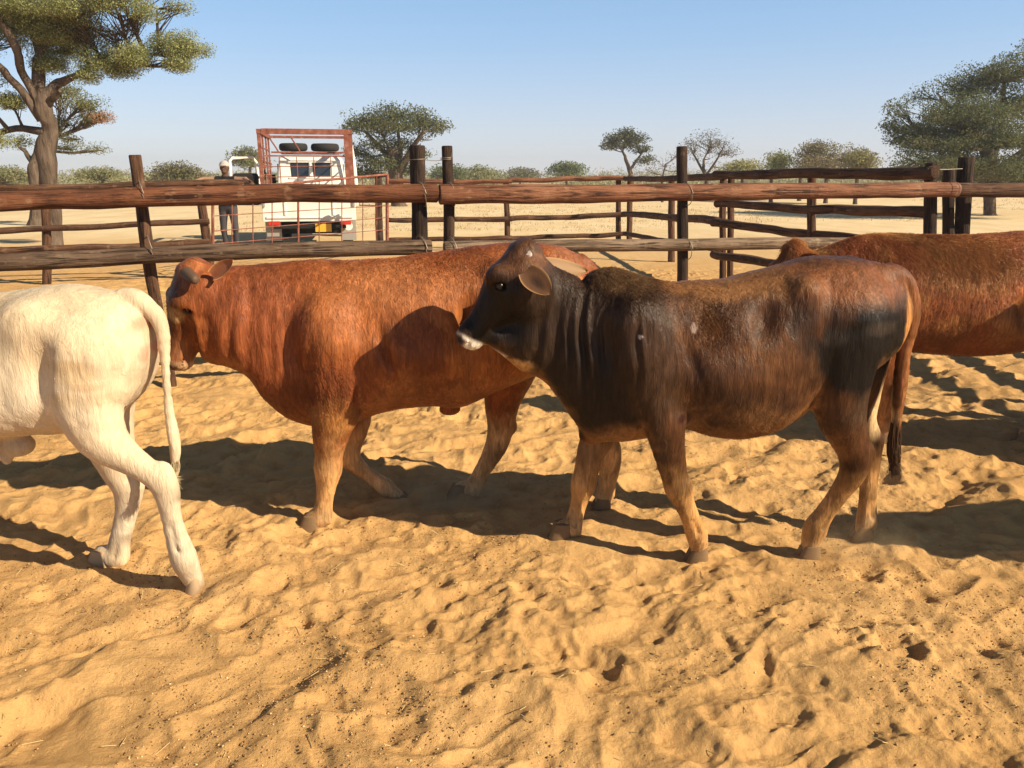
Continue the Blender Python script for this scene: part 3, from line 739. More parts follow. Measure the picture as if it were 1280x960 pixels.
    dens_ = 1; ln = np.full(dens, sp.get('hair_len', .014)*.62)*(.6+.8*rs.random(dens))
    for (px, py, ra, rc, mul) in sp.get('shag', []):
        q = L(px, py); ln *= 1+(mul-1)*np.exp(-((ra_[:, 0]-q[0])/ra)**2-((ra_[:, 2]-q[2])/rc)**2)
    ln *= np.where(ra_[:, 2] < .45, .6, 1.)
    dirn = fl+tn+nn*.30
    p0 = ra_-nn*.001; p1 = p0+dirn*(ln*.5)[:, None]; p2 = p1+(fl*1.0+tn*.8-nn*.02+np.array([0, 0, -.25]))*(ln*.5)[:, None]
    PW = fr.world(np.stack([p0, p1, p2], 1).reshape(-1, 3))-fr.o
    hc = bpy.data.hair_curves.new('coat_hair'); hc.add_curves([3]*dens)
    hc.attributes['position'].data.foreach_set('vector', PW.astype(np.float32).ravel())
    rad = np.tile(np.array([.0007, .0005, .0001], np.float32)*sp.get('hair_r', 1.), dens)
    rat = hc.attributes.get('radius') or hc.attributes.new('radius', 'FLOAT', 'POINT'); rat.data.foreach_set('value', rad)
    ca_ = hc.attributes.new('coat', 'FLOAT_COLOR', 'CURVE'); var = (.80+.5*rs.random(dens))*(1+.3*fbm(ra_[:, 0]*30, ra_[:, 1]*30, ra_[:, 2]*8, seed=4, oct=2))
    c4 = np.ones((dens, 4), np.float32); c4[:, :3] = np.clip(Cc*var[:, None]*1.12, 0, .95); ca_.data.foreach_set('color', c4.ravel())
    ho = bpy.data.objects.new('coat_hair', hc); col.objects.link(ho); ho.parent = body; hc.materials.append(m_hair)
    # tail switch of long hair
    if 'switch' in sp:
        sw = sp['switch']; p = np.array([L(x, y, b) for x, y, b in sw['p']]); nh = 900; tt = np.arange(len(p))
        st = rs.random(nh)*.55; pc = []; H = []
        for i in range(nh):
            T = np.linspace(st[i], 1, 6)*(len(p)-1); q = np.stack([cubic(T, tt, p[:, k]) for k in range(3)], 1)
            off = rs.normal(size=3)*sw['r']*np.array([1, 1, .2]); q += off*np.linspace(.45, 1, 6)[:, None]*np.sin(np.linspace(.5, 2.9, 6))[:, None]+rs.normal(size=(6, 3))*.002
            q[-1] += rs.normal(size=3)*.012; H.append(q)
        H = np.concatenate(H); hc = bpy.data.hair_curves.new('tail_switch'); hc.add_curves([6]*nh)
        hc.attributes['position'].data.foreach_set('vector', (fr.world(H)-fr.o).astype(np.float32).ravel())
        rat = hc.attributes.get('radius') or hc.attributes.new('radius', 'FLOAT', 'POINT'); rat.data.foreach_set('value', np.tile(np.array([.0014, .0014, .0014, .0012, .001, .0003], np.float32), nh))
        ca_ = hc.attributes.new('coat', 'FLOAT_COLOR', 'CURVE'); c4 = np.ones((nh, 4), np.float32); c4[:, :3] = np.array(sw['col'])*(.7+.6*rs.random((nh, 1))); ca_.data.foreach_set('color', c4.ravel())
        ho = bpy.data.objects.new('tail_switch', hc); col.objects.link(ho); ho.parent = root; hc.materials.append(m_hair)
    print(name, 'verts', len(V), 'time', round(time.time()-T0, 1))
    return root, f

RB = (.26, .085, .028); RD = (.17, .048, .016); TAN = (.46, .24, .085); BLK = (.028, .018, .014); CREAM = (.74, .62, .44)
# --- dark calf in front --------------------------------------------------
fr1 = Frame(1.5, 3.21, R(4.5))
calf = dict(seed=3, h=.0075,
  top=[(655, 322), (675, 327), (700, 337), (722, 346), (738, 341), (760, 335), (795, 343), (830, 351), (870, 351), (920, 345), (960, 335), (1000, 324), (1040, 319), (1080, 324), (1108, 336), (1124, 350), (1133, 372)],
  bottom=[(650, 440), (668, 462), (690, 487), (712, 520), (732, 546), (760, 550), (800, 545), (850, 532), (880, 540), (915, 543), (945, 538), (985, 518), (1015, 495), (1060, 470), (1095, 450), (1120, 425), (1131, 400)],
  width=[(650, .07), (690, .095), (722, .125), (760, .165), (800, .20), (850, .215), (910, .245), (960, .25), (1000, .225), (1040, .20), (1080, .18), (1110, .13), (1131, .06)],
  bulge=[(800, 420, .13, .12, .085, .17, .05, -.25), (1062, 405, .09, .14, .10, .17, .06), (1006, 362, .145, .05, .04, .04, .05), (1045, 350, .08, .11, .06, .05, .06), (905, 470, .12, .17, .13, .12, .06), (1112, 345, .06, .05, .035, .04, .04),
         ],
  carve=[(970, 395, .285, .055, .115, .11, .04, .25), (862, 430, .245, .02, .045, .14, .03, -.28), (728, 346, 0, .012, .2, .018, .02), (757, 425, .185, .026, .045, .13, .04, -.15)],
  one=[(1003, 503, .07, .045, .03, .03, .03), (736, 545, 0, .04, .03, .035, .03), (660, 440, 0, .10, .058, .075, .05, .5), (628, 426, 0, .065, .05, .045, .04, .6), (668, 420, 0, .11, .075, .10, .05), (1008, 385, .165, .05, .045, .10, .05, .1)],
  poll=(654, 317), muzzle=(578, 431), lat=(.13, .99, 0), hs=(1.12, 1.05),
  ears=[dict(base=(657, 337, .125), tip=(688, 368, .19), w=.050, cup=.25, dark=.7, open=(-.45, 1., .0), inner=(.075, .033, .014), outer=(.10, .05, .025), rim=(.34, .19, .08), curl=0),
        dict(base=(676, 330, -.10), tip=(735, 338, -.20), w=.043, open=(.0, .75, .65), inner=(.28, .17, .09), outer=(.2, .11, .05), rim=(.4, .24, .11), curl=0)],
  horns=[dict(p=[(662, 322, .06, .016), (660, 316, .075, .012)], mat=None)],
  legs=[dict(j=[(800, 450, .13, .10), (822, 505, .15, .085), (833, 548, .15, .068), (843, 595, .135, .050), (851, 618, .13, .043), (862, 645, .125, .036), (870, 667, .09, .041), (873, 680, .07, .036), (873, 690, .06, .038)], k=.06, dir=(1, 0, -.1), knob=[(849, 610, .13, .048, .042, .055, .03), (838, 528, .16, .05, .04, .05, .04)]),
        dict(j=[(765, 480, -.12, .09), (752, 535, -.13, .075), (739, 565, -.13, .058), (730, 602, -.13, .047), (722, 635, -.13, .033), (714, 660, -.11, .039), (707, 672, -.10, .034), (702, 680, -.10, .036)], k=.05, knob=[(729, 606, -.13, .048, .042, .055, .03)]),
        dict(j=[(1060, 400, .12, .16), (1050, 460, .135, .128), (1050, 508, .14, .10), (1058, 538, .135, .078), (1068, 565, .13, .064), (1066, 590, .125, .052), (1050, 615, .10, .040), (1030, 643, .08, .038), (1019, 660, .07, .046), (1015, 672, .06, .040), (1013, 682, .06, .042)], k=.06,
             knob=[(1086, 562, .13, .022, .02, .03, .02)]),
        dict(j=[(1080, 420, -.12, .13), (1072, 480, -.13, .10), (1075, 525, -.13, .065), (1086, 552, -.13, .055), (1087, 580, -.13, .043), (1085, 620, -.11, .036), (1083, 650, -.10, .042), (1081, 663, -.09, .038), (1078, 672, -.09, .042)], k=.05,
             knob=[(1098, 551, -.13, .022, .02, .03, .02)])],
  tail=[[(1112, 338, 0, .03), (1128, 350, 0, .036), (1138, 375, 0, .034), (1138, 405, .0, .030), (1130, 440, .0, .027), (1125, 480, 0, .026), (1121, 515, 0, .022), (1120, 545, 0, .014)]],
  switch=dict(p=[(1123, 495, 0), (1120, 525, 0), (1117, 560, 0), (1119, 590, 0)], r=.012, col=(.07, .038, .02)),
  fold=[(735, 415, .20, .20, .017, 62), (690, 420, .10, .14, .010, 50)],
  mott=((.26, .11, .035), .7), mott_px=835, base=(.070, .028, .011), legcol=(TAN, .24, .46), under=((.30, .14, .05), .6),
  paint=[(930, 420, None, .22, .16, (.085, .032, .011), .6), (1060, 348, None, .26, .08, (.17, .058, .019), .9), (900, 350, None, .28, .06, (.22, .095, .032), .8), (855, 395, None, .08, .10, (.15, .062, .022), .6), (905, 500, None, .2, .11, (.05, .023, .013), .9),
         (700, 410, None, .26, .26, (.030, .016, .009), 1.), (740, 480, None, .2, .2, (.016, .009, .006), 1.), (790, 400, None, .12, .24, (.030, .015, .008), .8), (775, 345, None, .10, .05, (.13, .07, .032), .8), (825, 480, .15, .10, .16, (.045, .022, .011), .8),
         (1060, 428, None, .26, .21, (.009, .0065, .005), 1., .25), (975, 400, None, .06, .10, (.02, .010, .006), .7), (920, 520, None, .22, .05, (.025, .012, .007), .8), (1055, 505, .13, .13, .09, (.06, .032, .018), .9), (1085, 405, .15, .09, .035, (.075, .056, .044), .45), (1035, 418, .18, .05, .04, (.065, .05, .04), .4), (871, 412, .22, .010, .018, (.60, .42, .34), .9, .2), (862, 400, .22, .035, .04, (.06, .025, .012), .8), (799, 420, .2, .008, .008, (.5, .42, .38), .9, .2), (851, 523, .19, .018, .018, (.03, .008, .006), 1., .3),  # flank hollow shade and grey hip sheen are put into the coat colour
         (650, 330, None, .09, .05, (.13, .055, .025), .9), (618, 385, None, .14, .15, (.010, .006, .004), 1.), (820, 545, .13, .05, .12, (.045, .026, .016), .7), (1122, 400, .03, .03, .14, (.42, .19, .06), .9), (1132, 430, 0, .03, .32, (.24, .09, .03), .8),  # black face blob: ear and poll shadow put into the colour
         (740, 560, -.13, .08, .12, (.20, .11, .05), .8), (1092, 510, -.13, .05, .13, (.66, .46, .24), .9), (640, 455, 0, .075, .028, (.50, .28, .10), .9)],
  muzzle_col=(.72, .62, .50), nose_col=(.05, .03, .025),
  shag=[(775, 350, .16, .07, 2.4), (872, 395, .06, .08, 2.2), (930, 525, .25, .05, 1.8)], hair=90000, hair_len=.011)
calf['horns'][0]['mat'] = mat('horn_bud', (.42, .37, .33), .7, .2)
# --- red steer -----------------------------------------------------------
fr2 = Frame(.35, 3.66, R(7.5))
steer = dict(seed=11, h=.0085,
  top=[(245, 332), (262, 334), (285, 334), (320, 331), (360, 327), (400, 325), (440, 325), (480, 323), (520, 319), (560, 313), (600, 307), (640, 303), (680, 305), (710, 312), (728, 325), (738, 345), (743, 365)],
  bottom=[(235, 440), (262, 452), (290, 458), (312, 470), (330, 495), (352, 515), (385, 529), (440, 526), (480, 512), (540, 504), (575, 505), (610, 490), (655, 470), (700, 455), (730, 430), (742, 400)],
  width=[(240, .10), (275, .12), (320, .145), (370, .175), (420, .215), (480, .255), (560, .265), (620, .26), (670, .24), (710, .18), (735, .10), (743, .06)],
  bulge=[(415, 420, .16, .13, .10, .18, .06, -.2), (655, 390, .12, .16, .12, .17, .06), (622, 342, .17, .05, .04, .04, .05), (520, 440, .15, .22, .14, .13, .07), (320, 420, .06, .14, .07, .14, .06)],
  carve=[(478, 430, .285, .022, .045, .15, .03, -.25), (588, 395, .30, .05, .09, .10, .05, .2), (362, 440, .215, .025, .045, .13, .04, -.15), (450, 360, .27, .02, .03, .06, .03, -.3)],
  one=[(562, 512, 0, .05, .03, .028, .03)],
  poll=(242, 340), muzzle=(218, 460), lat=(-.36, .93, 0), hs=(1.27, 1.18),
  ears=[dict(base=(263, 345, .12), tip=(291, 325, .15), w=.031, open=(.35, .9, .1), inner=(.30, .11, .05), outer=(.42, .17, .07), rim=(.60, .33, .14), curl=0),
        dict(base=(222, 345, -.10), tip=(222, 338, -.24), w=.04, open=(.6, .7, -.2), inner=(.25, .1, .05), outer=(.3, .12, .05), rim=(.4, .2, .1), curl=0)],
  horns=[dict(p=[(233, 341, .09, .027), (239, 346, .13, .024), (244, 350, .155, .019), (246, 351, .162, .009)])],
  legs=[dict(j=[(420, 440, .16, .12), (420, 500, .17, .105), (414, 540, .165, .080), (411, 570, .155, .056), (410, 590, .15, .052), (406, 622, .145, .036), (402, 645, .14, .043), (395, 657, .14, .039), (390, 665, .14, .040)], k=.06, knob=[(410, 584, .15, .055, .046, .062, .03), (432, 520, .18, .05, .04, .05, .04)]),
        dict(j=[(440, 480, -.15, .10), (446, 525, -.15, .065), (436, 562, -.15, .052), (440, 577, -.15, .046), (458, 592, -.15, .033), (480, 608, -.15, .038), (492, 618, -.15, .034), (502, 624, -.15, .034)], k=.05, lift=True, dir=(-.5, 0, -.85)),
        dict(j=[(655, 400, -.02, .17), (640, 455, -.06, .125), (628, 500, -.09, .085), (626, 532, -.1, .062), (620, 558, -.1, .052), (602, 590, -.1, .038), (588, 613, -.1, .043), (580, 624, -.1, .038), (574, 632, -.1, .038)], k=.06,
             knob=[(641, 534, -.1, .022, .02, .03, .02)]),
        dict(j=[(690, 410, .12, .16), (715, 470, .13, .11), (742, 520, .12, .075), (760, 560, .11, .056), (762, 585, .11, .048), (757, 612, .10, .037), (755, 628, .10, .04), (753, 637, .10, .04)], k=.06,
             knob=[(768, 560, .11, .022, .02, .03, .02)])],
  tail=[[(728, 325, 0, .03), (742, 345, 0, .034), (750, 385, -.02, .028), (752, 430, -.04, .024), (752, 480, -.05, .022)]],
  switch=dict(p=[(752, 470, -.05), (752, 510, -.05), (750, 545, -.05), (750, 570, -.05)], r=.025, col=(.12, .05, .02)),
  fold=[(300, 410, .24, .20, .013, 40), (400, 440, .16, .14, .008, 55), (445, 470, .1, .1, .012, 60)],
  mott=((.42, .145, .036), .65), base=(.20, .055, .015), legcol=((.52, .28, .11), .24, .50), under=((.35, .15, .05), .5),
  paint=[(440, 380, None, .25, .2, (.30, .10, .03), .7), (365, 495, None, .20, .11, (.11, .030, .010), .8), (540, 480, None, .25, .08, (.15, .045, .014), .6), (330, 400, None, .22, .25, (.22, .062, .022), .8), (420, 470, None, .14, .12, (.19, .055, .02), .7), (520, 350, None, .3, .09, (.32, .115, .04), .7), (420, 515, .16, .10, .10, (.38, .17, .05), .7), (220, 440, None, .08, .08, (.33, .14, .055), .6), (212, 390, None, .075, .19, (.085, .028, .011), .75),  # dark face blob: shade of horn and ear put into the colour
         (218, 395, .1, .035, .03, (.42, .24, .10), .8), (240, 330, None, .06, .03, (.30, .10, .035), .7), (640, 330, None, .25, .06, (.30, .10, .036), .6), (700, 330, None, .1, .1, (.33, .13, .06), .6)],
  muzzle_col=(.42, .25, .13), nose_col=(.2, .1, .07), shag=[(560, 330, .4, .06, 1.25), (420, 470, .10, .09, 1.9)], hair=90000)
# --- cream cow at the left edge -------------------------------------------
fr3 = Frame(-1.1, 2.87, R(-3))
white = dict(seed=23, h=.0085,
  top=[(-690, 330), (-640, 345), (-560, 360), (-480, 350), (-400, 345), (-300, 362), (-200, 370), (-100, 371), (-30, 369), (20, 363), (60, 357), (95, 355), (125, 361), (150, 367), (168, 377), (183, 395), (191, 415)],
  bottom=[(-690, 470), (-640, 500), (-560, 545), (-480, 580), (-400, 600), (-300, 598), (-200, 592), (-100, 570), (-30, 550), (20, 542), (60, 538), (100, 535), (140, 520), (170, 495), (186, 465), (192, 445)],
  width=[(-690, .10), (-600, .14), (-480, .20), (-380, .25), (-250, .28), (-100, .285), (0, .265), (60, .24), (110, .21), (150, .165), (180, .10), (191, .06)],
  bulge=[(112, 450, .09, .15, .11, .18, .06), (32, 405, .16, .08, .06, .06, .09), (-420, 470, .15, .13, .1, .18, .06), (-480, 345, 0, .14, .06, .10, .06)],
  carve=[(35, 470, .285, .05, .085, .14, .045, .25), (150, 470, .205, .02, .035, .10, .03, .35), (205, 470, 0, .05, .035, .16, .05)],
  one=[(22, 556, .0, .065, .05, .045, .03), (8, 572, .02, .022, .02, .03, .015), (-30, 565, 0, .09, .05, .05, .04)],
  poll=(-740, 330), muzzle=(-860, 470),
  ears=[dict(base=(-735, 345, .12), tip=(-700, 365, .26), w=.05, open=(.6, .8, 0), inner=(.5, .35, .25), outer=CREAM, rim=CREAM), dict(base=(-735, 345, -.12), tip=(-700, 365, -.26), w=.05, open=(.6, -.8, 0), inner=(.5, .35, .25), outer=CREAM, rim=CREAM)],
  legs=[dict(j=[(112, 450, .11, .16), (108, 503, .14, .118), (126, 545, .14, .090), (155, 569, .135, .060), (186, 590, .13, .044), (206, 608, .125, .048), (214, 646, .12, .035), (228, 694, .10, .047), (235, 710, .08, .042), (243, 726, .07, .042)], k=.07, dir=(.75, 0, -.65),
             knob=[(206, 590, .13, .028, .022, .04, .035)]),
        dict(j=[(120, 450, -.10, .14), (130, 530, -.12, .11), (148, 585, -.12, .07), (160, 608, -.12, .058), (158, 640, -.12, .042), (150, 675, -.12, .040), (146, 697, -.12, .046), (138, 709, -.12, .04), (131, 718, -.12, .042)], k=.06,
             knob=[(172, 606, -.12, .024, .022, .03, .02)]),
        dict(j=[(-420, 500, .14, .11), (-430, 590, .15, .08), (-440, 650, .14, .055), (-440, 700, .14, .042), (-440, 735, .14, .045), (-450, 752, .14, .045)], k=.06),
        dict(j=[(-380, 500, -.14, .11), (-360, 590, -.15, .08), (-350, 640, -.14, .055), (-330, 680, -.14, .042), (-320, 705, -.14, .045), (-330, 715, -.14, .045)], k=.06)],
  tail=[[(155, 368, 0, .025), (172, 375, 0, .031), (190, 389, 0, .027), (202, 410, 0, .023), (206, 450, .0, .017), (210, 500, .0, .015), (216, 540, 0, .021), (219, 565, 0, .018), (218, 580, 0, .011)]],
  switch=dict(p=[(216, 545, 0), (219, 565, 0), (219, 585, 0), (216, 602, 0)], r=.007, col=(.42, .33, .20)),
  fold=[(-560, 450, .25, .2, .015, 40)],
  mott=((.64, .54, .40), .3), base=(.59, .465, .315), legcol=((.58, .48, .35), .1, .5), under=((.56, .46, .34), .6),
  paint=[(100, 400, None, .24, .14, (.60, .455, .29), .6), (140, 450, None, .06, .04, (.50, .35, .19), .6), (120, 480, None, .08, .03, (.47, .34, .19), .5), (60, 480, None, .10, .12, (.62, .52, .39), .7), (85, 530, .2, .05, .07, (.52, .42, .32), .45), (-20, 380, None, .2, .05, (.5, .37, .22), .5),
         (194, 438, 0, .014, .04, (.60, .26, .18), .8), (181, 403, .0, .02, .035, (.42, .22, .14), .8), (150, 690, -.12, .06, .12, (.42, .33, .26), .6), (205, 480, .1, .12, .03, (.52, .40, .26), .5), (60, 440, None, .05, .10, (.50, .40, .28), .6), (20, 375, None, .12, .04, (.46, .33, .2), .6), (110, 520, .2, .03, .08, (.45, .36, .26), .6), (130, 440, None, .07, .02, (.47, .33, .19), .6), (150, 465, None, .05, .015, (.45, .31, .18), .6), (140, 500, .2, .10, .02, (.50, .37, .23), .5), (225, 690, .1, .03, .08, (.50, .38, .25), .5)],
  muzzle_col=(.4, .25, .2), mat=m_coat_pale, hoof_mat=m_hoof_cream, hair=60000, hair_len=.006, hair_a=(-250, 260))
# --- red cow at the right --------------------------------------------------
fr4 = Frame(3.7, 4.66, R(-2))
right = dict(seed=31, h=.0095,
  top=[(985, 318), (1005, 318), (1025, 311), (1050, 301), (1080, 294), (1110, 292), (1150, 293), (1200, 294), (1250, 291), (1300, 287), (1350, 284), (1400, 290), (1430, 305), (1443, 330)],
  bottom=[(985, 380), (1005, 395), (1040, 412), (1070, 425), (1100, 434), (1150, 440), (1200, 443), (1240, 441), (1290, 432), (1350, 415), (1400, 400), (1430, 380), (1443, 362)],
  width=[(985, .10), (1020, .13), (1060, .17), (1110, .23), (1180, .275), (1260, .29), (1330, .27), (1380, .22), (1430, .12), (1443, .07)],
  bulge=[(1100, 375, .15, .13, .10, .17, .06, -.2), (1370, 350, .12, .16, .12, .17, .06), (1235, 395, .14, .22, .14, .13, .07)],
  carve=[(1148, 380, .31, .025, .035, .15, .04, -.25), (1300, 355, .31, .05, .05, .12, .05, .2), (1282, 400, .29, .03, .04, .1, .05, -.4)],
  poll=(993, 312), muzzle=(955, 402),
  ears=[dict(base=(1002, 325, .10), tip=(1034, 328, .20), w=.045, open=(.4, .85, -.2), inner=(.10, .045, .025), outer=RB, rim=(.3, .12, .05)), dict(base=(990, 325, -.10), tip=(975, 330, -.24), w=.045, open=(.6, -.8, 0), inner=RB, outer=RB, rim=RB)],
  legs=[dict(j=[(1100, 400, .15, .11), (1106, 450, .16, .09), (1108, 485, .15, .06), (1106, 505, .15, .05), (1106, 530, .14, .036), (1105, 545, .14, .042), (1102, 556, .14, .042)], k=.06),
        dict(j=[(1085, 400, -.15, .11), (1078, 450, -.15, .08), (1074, 478, -.15, .05), (1072, 500, -.15, .036), (1070, 518, -.15, .042), (1066, 528, -.15, .042)], k=.06),
        dict(j=[(1370, 360, .14, .16), (1350, 420, .15, .11), (1350, 460, .14, .07), (1346, 485, .14, .05), (1318, 515, .13, .037), (1292, 537, .13, .042), (1285, 543, .13, .04), (1278, 550, .13, .042)], k=.06),
        dict(j=[(1385, 370, -.13, .14), (1395, 430, -.14, .09), (1415, 460, -.14, .055), (1412, 490, -.14, .037), (1410, 512, -.14, .042), (1405, 522, -.14, .042)], k=.06)],
  tail=[[(1430, 305, 0, .03), (1448, 325, 0, .034), (1452, 370, 0, .026), (1450, 430, 0, .022)]],
  switch=dict(p=[(1450, 420, 0), (1450, 450, 0), (1448, 480, 0), (1448, 500, 0)], r=.025, col=(.12, .05, .02)),
  fold=[(1060, 370, .18, .18, .013, 40)],
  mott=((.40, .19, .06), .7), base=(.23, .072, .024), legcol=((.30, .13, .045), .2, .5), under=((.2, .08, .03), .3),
  paint=[(1190, 330, None, .25, .16, (.29, .125, .04), .7), (1240, 400, None, .14, .14, (.31, .14, .048), .6), (1060, 330, None, .15, .13, (.22, .062, .022), .8), (990, 310, None, .06, .05, (.30, .11, .04), .8), (1130, 420, None, .2, .1, (.14, .045, .018), .7)],
  muzzle_col=(.3, .18, .1), shag=[(1100, 310, .3, .12, 2.0), (1200, 320, .25, .10, 2.2), (988, 312, .08, .06, 2.8)], hair=70000, hair_len=.020, hair_k=.9, hair_bg=.15)
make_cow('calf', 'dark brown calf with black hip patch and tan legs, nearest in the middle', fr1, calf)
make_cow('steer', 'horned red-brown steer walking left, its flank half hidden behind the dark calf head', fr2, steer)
make_cow('cow', 'cream white cow cut off by the left edge, seen from its rump and hanging tail', fr3, white)
rc, _ = make_cow('cow', 'shaggy red-brown cow behind the dark calf rump at the right edge', fr4, right)
# one more animal just outside the right edge: it throws the broad shadow on the sand there
def copy_tree(o, parent=None):
    c = o.copy(); col.objects.link(c)
    if parent: c.parent = parent
    for ch in o.children: copy_tree(ch, c)
    return c
rc2 = copy_tree(rc); rc2['label'] = 'red-brown cow standing outside the right edge, casting the broad shadow on the sand'
rc2.location = (5.15, 2.76, 0); rc2.rotation_euler = (0, 0, R(4))
rc3 = copy_tree(rc); rc3['label'] = 'red-brown cow just outside the right edge, beside the shaggy one and shading its flank'
rc3.location = (5.3, 3.97, 0); rc3.rotation_euler = (0, 0, R(-3))

# ------------------------------------------------------------------ trees and bushes
def leaf_mat(name, rough=.7):
    m = bpy.data.materials.new(name); m.use_nodes = True; nt = m.node_tree; b = nt.nodes['Principled BSDF']
    a = N(nt, 'VertexColor'); a.layer_name = 'leaf'; nt.links.new(a.outputs[0], b.inputs['Base Color'])
    b.inputs['Roughness'].default_value = rough; b.inputs['Specular IOR Level'].default_value = .25
    tr = N(nt, 'BsdfTranslucent'); nt.links.new(a.outputs[0], tr.inputs[0]); mx = N(nt, 'MixShader'); mx.inputs[0].default_value = .35
    out = nt.nodes['Material Output']; nt.links.new(b.outputs[0], mx.inputs[1]); nt.links.new(tr.outputs[0], mx.inputs[2]); nt.links.new(mx.outputs[0], out.inputs[0])
    return m
m_leaf = leaf_mat('leaves')
def bark_nodes(nt, b):
    n1 = noise_tex(nt, 1, 5, .65, None, (9, 9, 2.2), .5); n2 = noise_tex(nt, 1, 4, .6, None, (1.2, 1.2, 1.2))
    r = ramp(nt, n1.outputs[0], [(.35, (.03, .02, .014)), (.55, (.115, .083, .06)), (.75, (.22, .165, .12))])
    nt.links.new(mixc(nt, ramp(nt, n2.outputs[0], [(.4, (0,)*3), (.6, (.5,)*3)]).outputs[0], r.outputs[0], (.15, .11, .08)), b.inputs['Base Color'])
    bump(nt, b, n1.outputs[0], 1., .05)
m_bark = mat('acacia_bark', rough=.9, spec=.1, nodes=bark_nodes)
def leaf_cards(cl, spread, flat, n, size, rs, cols):
    """n leaf-sized quads around every clump centre"""
    k = len(cl); c = np.repeat(cl, n, 0); q_ = rs.normal(size=(k*n, 3)); q_ *= np.minimum(1, 1.35/np.linalg.norm(q_, axis=1))[:, None]; c = c+q_*np.array([spread, spread, spread*flat])
    size = size*.46; nr = rs.normal(size=(k*n, 3))+np.array([0, 0, .6]); nr /= np.linalg.norm(nr, axis=1)[:, None]
    t = rs.normal(size=(k*n, 3)); t -= nr*(t*nr).sum(1)[:, None]; t /= np.linalg.norm(t, axis=1)[:, None]; b_ = np.cross(nr, t)
    s = size*(.55+.9*rs.random((k*n, 1))); l = s*1.1; w_ = s*.5
    V = np.stack([c-t*l, c+b_*w_, c+t*l, c-b_*w_], 1).reshape(-1, 3)
    cc = np.repeat(cols, n, 0)*(.75+.5*rs.random((k*n, 1)))
    return V, np.arange(len(V)).reshape(-1, 4), np.repeat(cc, 4, 0)
